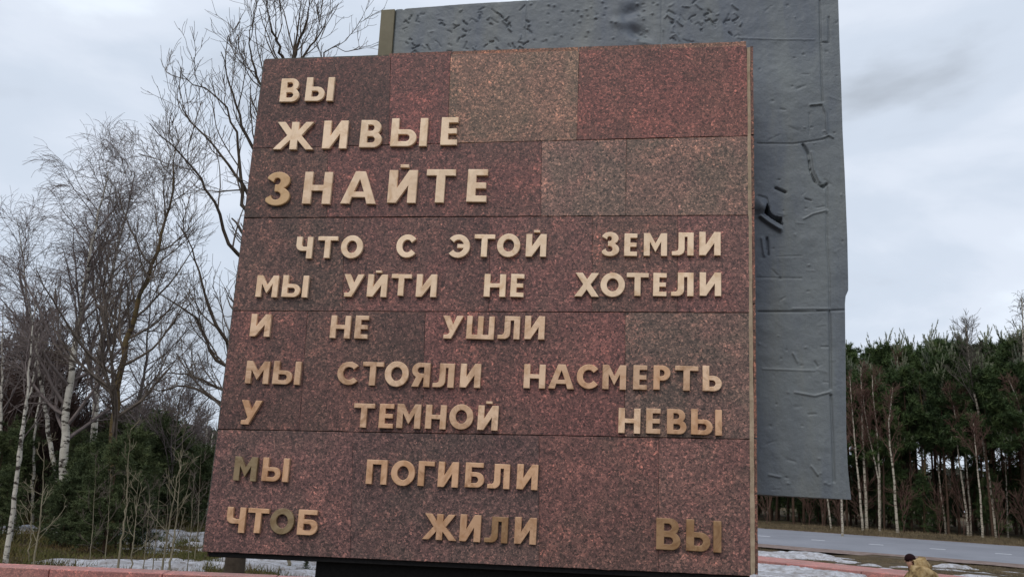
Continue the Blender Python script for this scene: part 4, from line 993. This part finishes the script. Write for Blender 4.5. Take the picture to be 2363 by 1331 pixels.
# reddish brush between the birches
for k in range(30):
    l_ = -14 + k * 1.35 + random.uniform(-.6, .6); s2 = random.uniform(12.5, 16)
    X = A_[0] + rd[0] * l_ + rn[0] * s2; Y = A_[1] + rd[1] * l_ + rn[1] * s2
    if not .22 < X / Y < .7: continue
    Hh = random.uniform(1.2, 3.2); b0_ = np.array([X, Y, float(gh(X, Y)) - .05])
    P = np.array([b0_ + np.array([.02 * q * random.uniform(-1, 1), 0, Hh * q / 9]) for q in range(10)])[None]; R = (.02 * np.linspace(1, .2, 10))[None]
    a1, b1 = spawn(P, R, 16, .03, 1, 30, Hh * .5, 6, .1, .1, .6); a2, b2 = spawn(a1, b1, 6, .2, 1, 32, Hh * .2, 5, .12, .05, .7)
    tree_obj('leafless_shrub', b0_, [(P, R, 5)], [(a1, clampR(b1, .010), 3), (a2, clampR(b2, .008), 3)], M['twig_brown'], M['twig_brown'], 'low reddish brown leafless shrub at the forest edge beyond the road', 'shrub', 'leafless shrubs at the forest edge beyond the road')

# --- green conifers on the left
G3 = 'young green pines behind the low wall'; LB3 = 'young green pine among the bare trees left of the slab'
sp3 = [make_spruce(4.2, 'young_pine', LB3, G3, 58, 62, 'spruce', .30), make_spruce(3.4, 'young_pine', LB3, G3, 52, 56, 'spruce', .36), make_spruce(5.2, 'young_pine', LB3, G3, 60, 66, 'spruce', .26, .12)]
spots = [(150, 24, 1000), (185, 20, 1040), (215, 22, 1010), (250, 23, 1060), (275, 21, 1000), (310, 25, 1040), (345, 27, 995), (375, 29, 1050), (405, 30, 1020), (430, 33, 1040), (450, 26, 1040), (120, 22, 1040), (60, 26, 1010), (20, 24, 980), (-20, 22, 1000),
         (330, 27, 965), (230, 27, 975), (180, 29, 960), (90, 30, 970), (290, 26, 985), (470, 30, 1040), (40, 32, 960), (395, 30, 1000), (140, 19, 1180), (700, 19, 1270), (716, 16.5, 1292), (455, 27, 1150), (-60, 26, 980), (-100, 24, 980), (260, 31, 950), (350, 33, 950), (420, 36, 1000), (110, 34, 950), (225, 21, 1130), (330, 24, 1120), (190, 21, 1110), (8, 19, 1080), (248, 17.5, 1020), (275, 18, 1060), (215, 17.5, 1090), (310, 18.5, 1110), (150, 18.5, 1100), (180, 19, 1060)]
hs = [4.2, 3.4, 5.2]
for (x, D, ty) in spots:
    p = at(x, 1200, D); k = random.randrange(3); h_ = at(x, ty, D)[2] - float(gh(p[0], p[1])) + .08
    place(sp3[k], p[0], p[1], h_ / hs[k] * random.uniform(1.1, 1.4), sz=h_ / hs[k])
# --- tall trees farther back on the left, and a far wood round the horizon
G4 = 'distant pines beyond the clearing on the left'; LB4 = 'distant dark pine in the far tree line left of the slab'
for k in range(60):
    x = -12 + 3.2 * 0 + random.uniform(-330, 700); D = random.uniform(62, 100)
    p = at(x, 1100, D); top = random.uniform(978, 1010) if x > 330 else random.uniform(945, 1000)
    hh = at(x, top, D)[2] - float(gh(p[0], p[1])); pr = random.choice(pines); bh = max(v[2] for v in pr.children[0].bound_box)
    o = place(pr, p[0], p[1], hh / bh * 1.15, LB4, G4, sz=hh / bh)
# far wood (one mass) as a broad belt of many small leaf faces with depth
ang_ = rng.uniform(-math.pi, math.pi, 260000); rr_ = 150 + 60 * rng.random(len(ang_)); 
hh_ = (6.5 + 3.5 * fnoise(ang_ * 60, ang_ * 0, 61, 4, 1)) * (1 - .25 * rng.random(len(ang_)) ** 2)
zz = hh_ * rng.random(len(ang_)) ** .55
Pf = np.stack([rr_ * np.sin(ang_), rr_ * np.cos(ang_), zz], 1); Df = nrm(rng.normal(size=Pf.shape) + np.array([0, 0, .6]))
V, T = blades(Pf, Df, 1.1 + .9 * rng.random(len(Pf)), .5 + .5 * rng.random(len(Pf)))
tag(link('far_wood', np_mesh('far_wood', V, None, False, T), M['far']), kind='stuff')

# ================================================================== grass, litter
def grass(name, n, fn, mt, h0, h1, wd):
    X, Y, k = fn(n); Z = gh(X, Y) - .02; P = np.stack([X, Y, Z], 1); n = len(X)
    D = nrm(rng.normal(size=(n, 3)) * .55 + np.array([0, 0, 1.])); V, T = blades(P, D, h0 + (h1 - h0) * rng.random(n) * k, np.full(n, wd))
    return tag(link(name, np_mesh(name, V, None, False, T), mt), kind='stuff')
m, t, b = mat('dry_grass', 0.9, 0.1); gp = N(t, 'ShaderNodeNewGeometry').outputs['Position']
t.links.new(ramp(t, noise(t, gp, 1.5, 5, 0.7), [(0.3, lin(84, 72, 54)), (0.5, lin(112, 98, 76)), (0.7, lin(140, 124, 98))]), b.inputs['Base Color']); M['dry'] = m
m, t, b = mat('green_ground_cover', 0.9, 0.1); gp = N(t, 'ShaderNodeNewGeometry').outputs['Position']
t.links.new(ramp(t, noise(t, gp, 0.8, 5, 0.7), [(0.35, lin(70, 76, 40)), (0.5, lin(96, 92, 56)), (0.65, lin(100, 80, 54))]), b.inputs['Base Color']); M['cover'] = m
def verge(n):
    l = rng.uniform(-25, 40, n); s = 10.3 + 4.5 * rng.random(n) ** 1.3
    k = sm(fnoise(l, s, 71, 4, .8), .3, .7) + .3
    return A_[0] + rd[0] * l + rn[0] * s, A_[1] + rd[1] * l + rn[1] * s, k
grass('dry_grass', 60000, verge, M['dry'], .04, .20, .018)
def near_verge(n):
    l = rng.uniform(-12, 22, n); s = -1.2 - 7.0 * rng.random(n)
    X, Y = A_[0] + rd[0] * l + rn[0] * s, A_[1] + rd[1] * l + rn[1] * s
    k = fnoise(l, s, 72, 4, .6); q = (k > .45) & (cov_right(X, Y) < .85)
    # none on the granite path
    rel = (np.stack([X, Y], 1) - mid0) @ pn; q &= (rel < -.05) | (rel > wid + .05)
    return X[q], Y[q], k[q]
grass('dry_grass', 60000, near_verge, M['dry'], .03, .10, .012)
def left_cover(n):
    X = rng.uniform(-18, 1.5, n); Y = rng.uniform(10, 34, n); q = cov_left(X, Y) < .9
    X, Y = X[q], Y[q]; return X, Y, sm(fnoise(X, Y, 73, 4, .7), .3, .7) + .15
grass('ground_cover', 130000, left_cover, M['cover'], .05, .26, .016)

# ================================================================== the crouching child
m, t, b = mat('mustard_jacket', 0.9, 0.1); c = coord(t)
t.links.new(ramp(t, noise(t, c, 7, 4, 0.6), [(0.35, lin(98, 78, 56)), (0.48, lin(150, 126, 88)), (0.62, lin(184, 160, 122))]), b.inputs['Base Color']); bump(t, b, noise(t, c, 14, 4), .6, .02); M['jacket'] = m
m, t, b = mat('dark_knit', 0.95, 0.05); b.inputs['Base Color'].default_value = lin(38, 24, 26); M['cap'] = m
m, t, b = mat('skin', 0.6, 0.3); b.inputs['Base Color'].default_value = lin(196, 150, 128); M['skin'] = m
m, t, b = mat('dark_trousers', 0.9, 0.1); b.inputs['Base Color'].default_value = lin(60, 50, 46); M['trousers'] = m
hd = at(2102, 1294, 15.0)
gz = float(gh(hd[0], hd[1])) - .03
ch = empty('person', (hd[0] + .12, hd[1], gz), math.radians(-8), 'person crouching in a mustard patterned jacket and dark cap beside the path', 'person')
ZH = hd[2] - gz      # head centre height above the ground
def skin(name, verts, edges, radii, mt, root=0, sub=2):
    me = bpy.data.meshes.new(name); me.from_pydata(verts, edges, []); o = bpy.data.objects.new(name, me); COL.objects.link(o)
    sk = o.modifiers.new('skin', 'SKIN'); sk.use_smooth_shade = True
    for i_, r_ in enumerate(radii):
        me.skin_vertices[0].data[i_].radius = r_ if isinstance(r_, tuple) else (r_, r_); me.skin_vertices[0].data[i_].use_root = (i_ == root)
    ss = o.modifiers.new('sub', 'SUBSURF'); ss.levels = sub; ss.render_levels = sub
    me.materials.append(mt); o.parent = ch; return o
# faces -X. pelvis low, back rounded, arms forward on the knees
v = [(.14, 0, .30), (.16, 0, .40), (.12, 0, .52), (.03, 0, .62), (-.06, 0, .66), (-.105, 0, ZH - .10), (-.125, 0, ZH - .03), (-.13, 0, ZH + .045),
     (0.0, .12, .62), (-.09, .15, .50), (-.22, .10, .42), (-.30, .05, .40), (0.0, -.12, .62), (-.09, -.15, .50), (-.22, -.10, .42), (-.30, -.05, .40),
     (.10, .08, .27), (-.16, .11, .36), (-.06, .11, .10), (-.14, .12, .045), (.10, -.08, .27), (-.16, -.11, .36), (-.06, -.11, .10), (-.14, -.12, .045)]
ed = [(0, 1), (1, 2), (2, 3), (3, 4), (4, 5), (5, 6), (6, 7), (3, 8), (8, 9), (9, 10), (10, 11), (3, 12), (12, 13), (13, 14), (14, 15),
      (0, 16), (16, 17), (17, 18), (18, 19), (0, 20), (20, 21), (21, 22), (22, 23)]
rad = [.11, .125, .13, .12, .06, .05, .078, .068, .07, .055, .042, .026, .07, .055, .042, .026, .085, .062, .045, .04, .085, .062, .045, .04]
skin('body', v, ed, rad, M['skin'])
# clothes as shells a little wider than the body
skin('jacket', [(.14, 0, .32), (.17, 0, .44), (.12, 0, .55), (.035, 0, .65)] + [(0, .12, .64), (-.10, .15, .52), (-.21, .10, .425), (0, -.12, .64), (-.10, -.15, .52), (-.21, -.10, .425), (-.06, 0, .68)],
     [(0, 1), (1, 2), (2, 3), (3, 4), (4, 5), (5, 6), (3, 7), (7, 8), (8, 9), (3, 10)], [.19, .21, .21, .21, .14, .11, .075, .14, .11, .075, .13], M['jacket'])
skin('hood', [(.0, 0, ZH - .075), (.075, .01, ZH - .045), (.04, .05, ZH - .03), (-.055, -.01, ZH - .085)], [(0, 1), (1, 2), (0, 3)], [.12, .105, .08, .115], M['jacket'])
skin('jacket_hem', [(.22, 0, .46), (.20, .10, .45), (.08, .16, .48), (-.10, .14, .50), (.20, -.10, .45), (.08, -.16, .48), (-.10, -.14, .50)], [(0, 1), (1, 2), (2, 3), (0, 4), (4, 5), (5, 6)], [.12, .11, .11, .08, .11, .11, .08], M['jacket'])
for s in (1, -1):
    skin('trouser_leg', [(.12, .08 * s, .27), (-.165, .11 * s, .37), (-.06, .11 * s, .12)], [(0, 1), (1, 2)], [.10, .078, .06], M['trousers'])
    skin('boot', [(-.04, .11 * s, .11), (-.06, .11 * s, .05), (-.15, .12 * s, .045), (-.19, .125 * s, .04)], [(0, 1), (1, 2), (2, 3)], [.052, .055, .048, .04], M['cap'])
    for q in range(5):
        aa = (q - 2) * .016; Lf = (.030, .040, .044, .040, .026)[q]
        skin('finger', [(-.30, .05 * s + aa * .8, .40), (-.325, .05 * s + aa, .392), (-.325 - Lf * .6, .045 * s + aa, .37)], [(0, 1), (1, 2)], [.009, .008, .007], M['skin'], 0, 1)
# face: nose, eyes
skin('nose', [(-.195, 0, ZH + .005), (-.212, 0, ZH - .01)], [(0, 1)], [.013, .012], M['skin'], 0, 1)
for s in (1, -1):
    skin('eye', [(-.192, .028 * s, ZH + .015), (-.199, .028 * s, ZH + .015)], [(0, 1)], [.008, .007], M['cap'], 0, 1)
    skin('ear', [(-.12, .073 * s, ZH + .01), (-.115, .080 * s, ZH - .012)], [(0, 1)], [.014, .012], M['skin'], 0, 1)
bmx = bmesh.new(); bmesh.ops.create_uvsphere(bmx, u_segments=24, v_segments=14, radius=1)
for vv in bmx.verts:
    vv.co = Vector((vv.co.x * .088, vv.co.y * .084, vv.co.z * .086))
bmesh.ops.delete(bmx, geom=[vv for vv in bmx.verts if vv.co.z < -.030 - vv.co.x * -.35], context='VERTS')
me = bpy.data.meshes.new('knit_cap'); bmx.to_mesh(me); bmx.free()
for p_ in me.polygons: p_.use_smooth = True
o = link('knit_cap', me, M['cap'], ch); o.location = (-.125, 0, ZH + .035); so = o.modifiers.new('s', 'SOLIDIFY'); so.thickness = .008
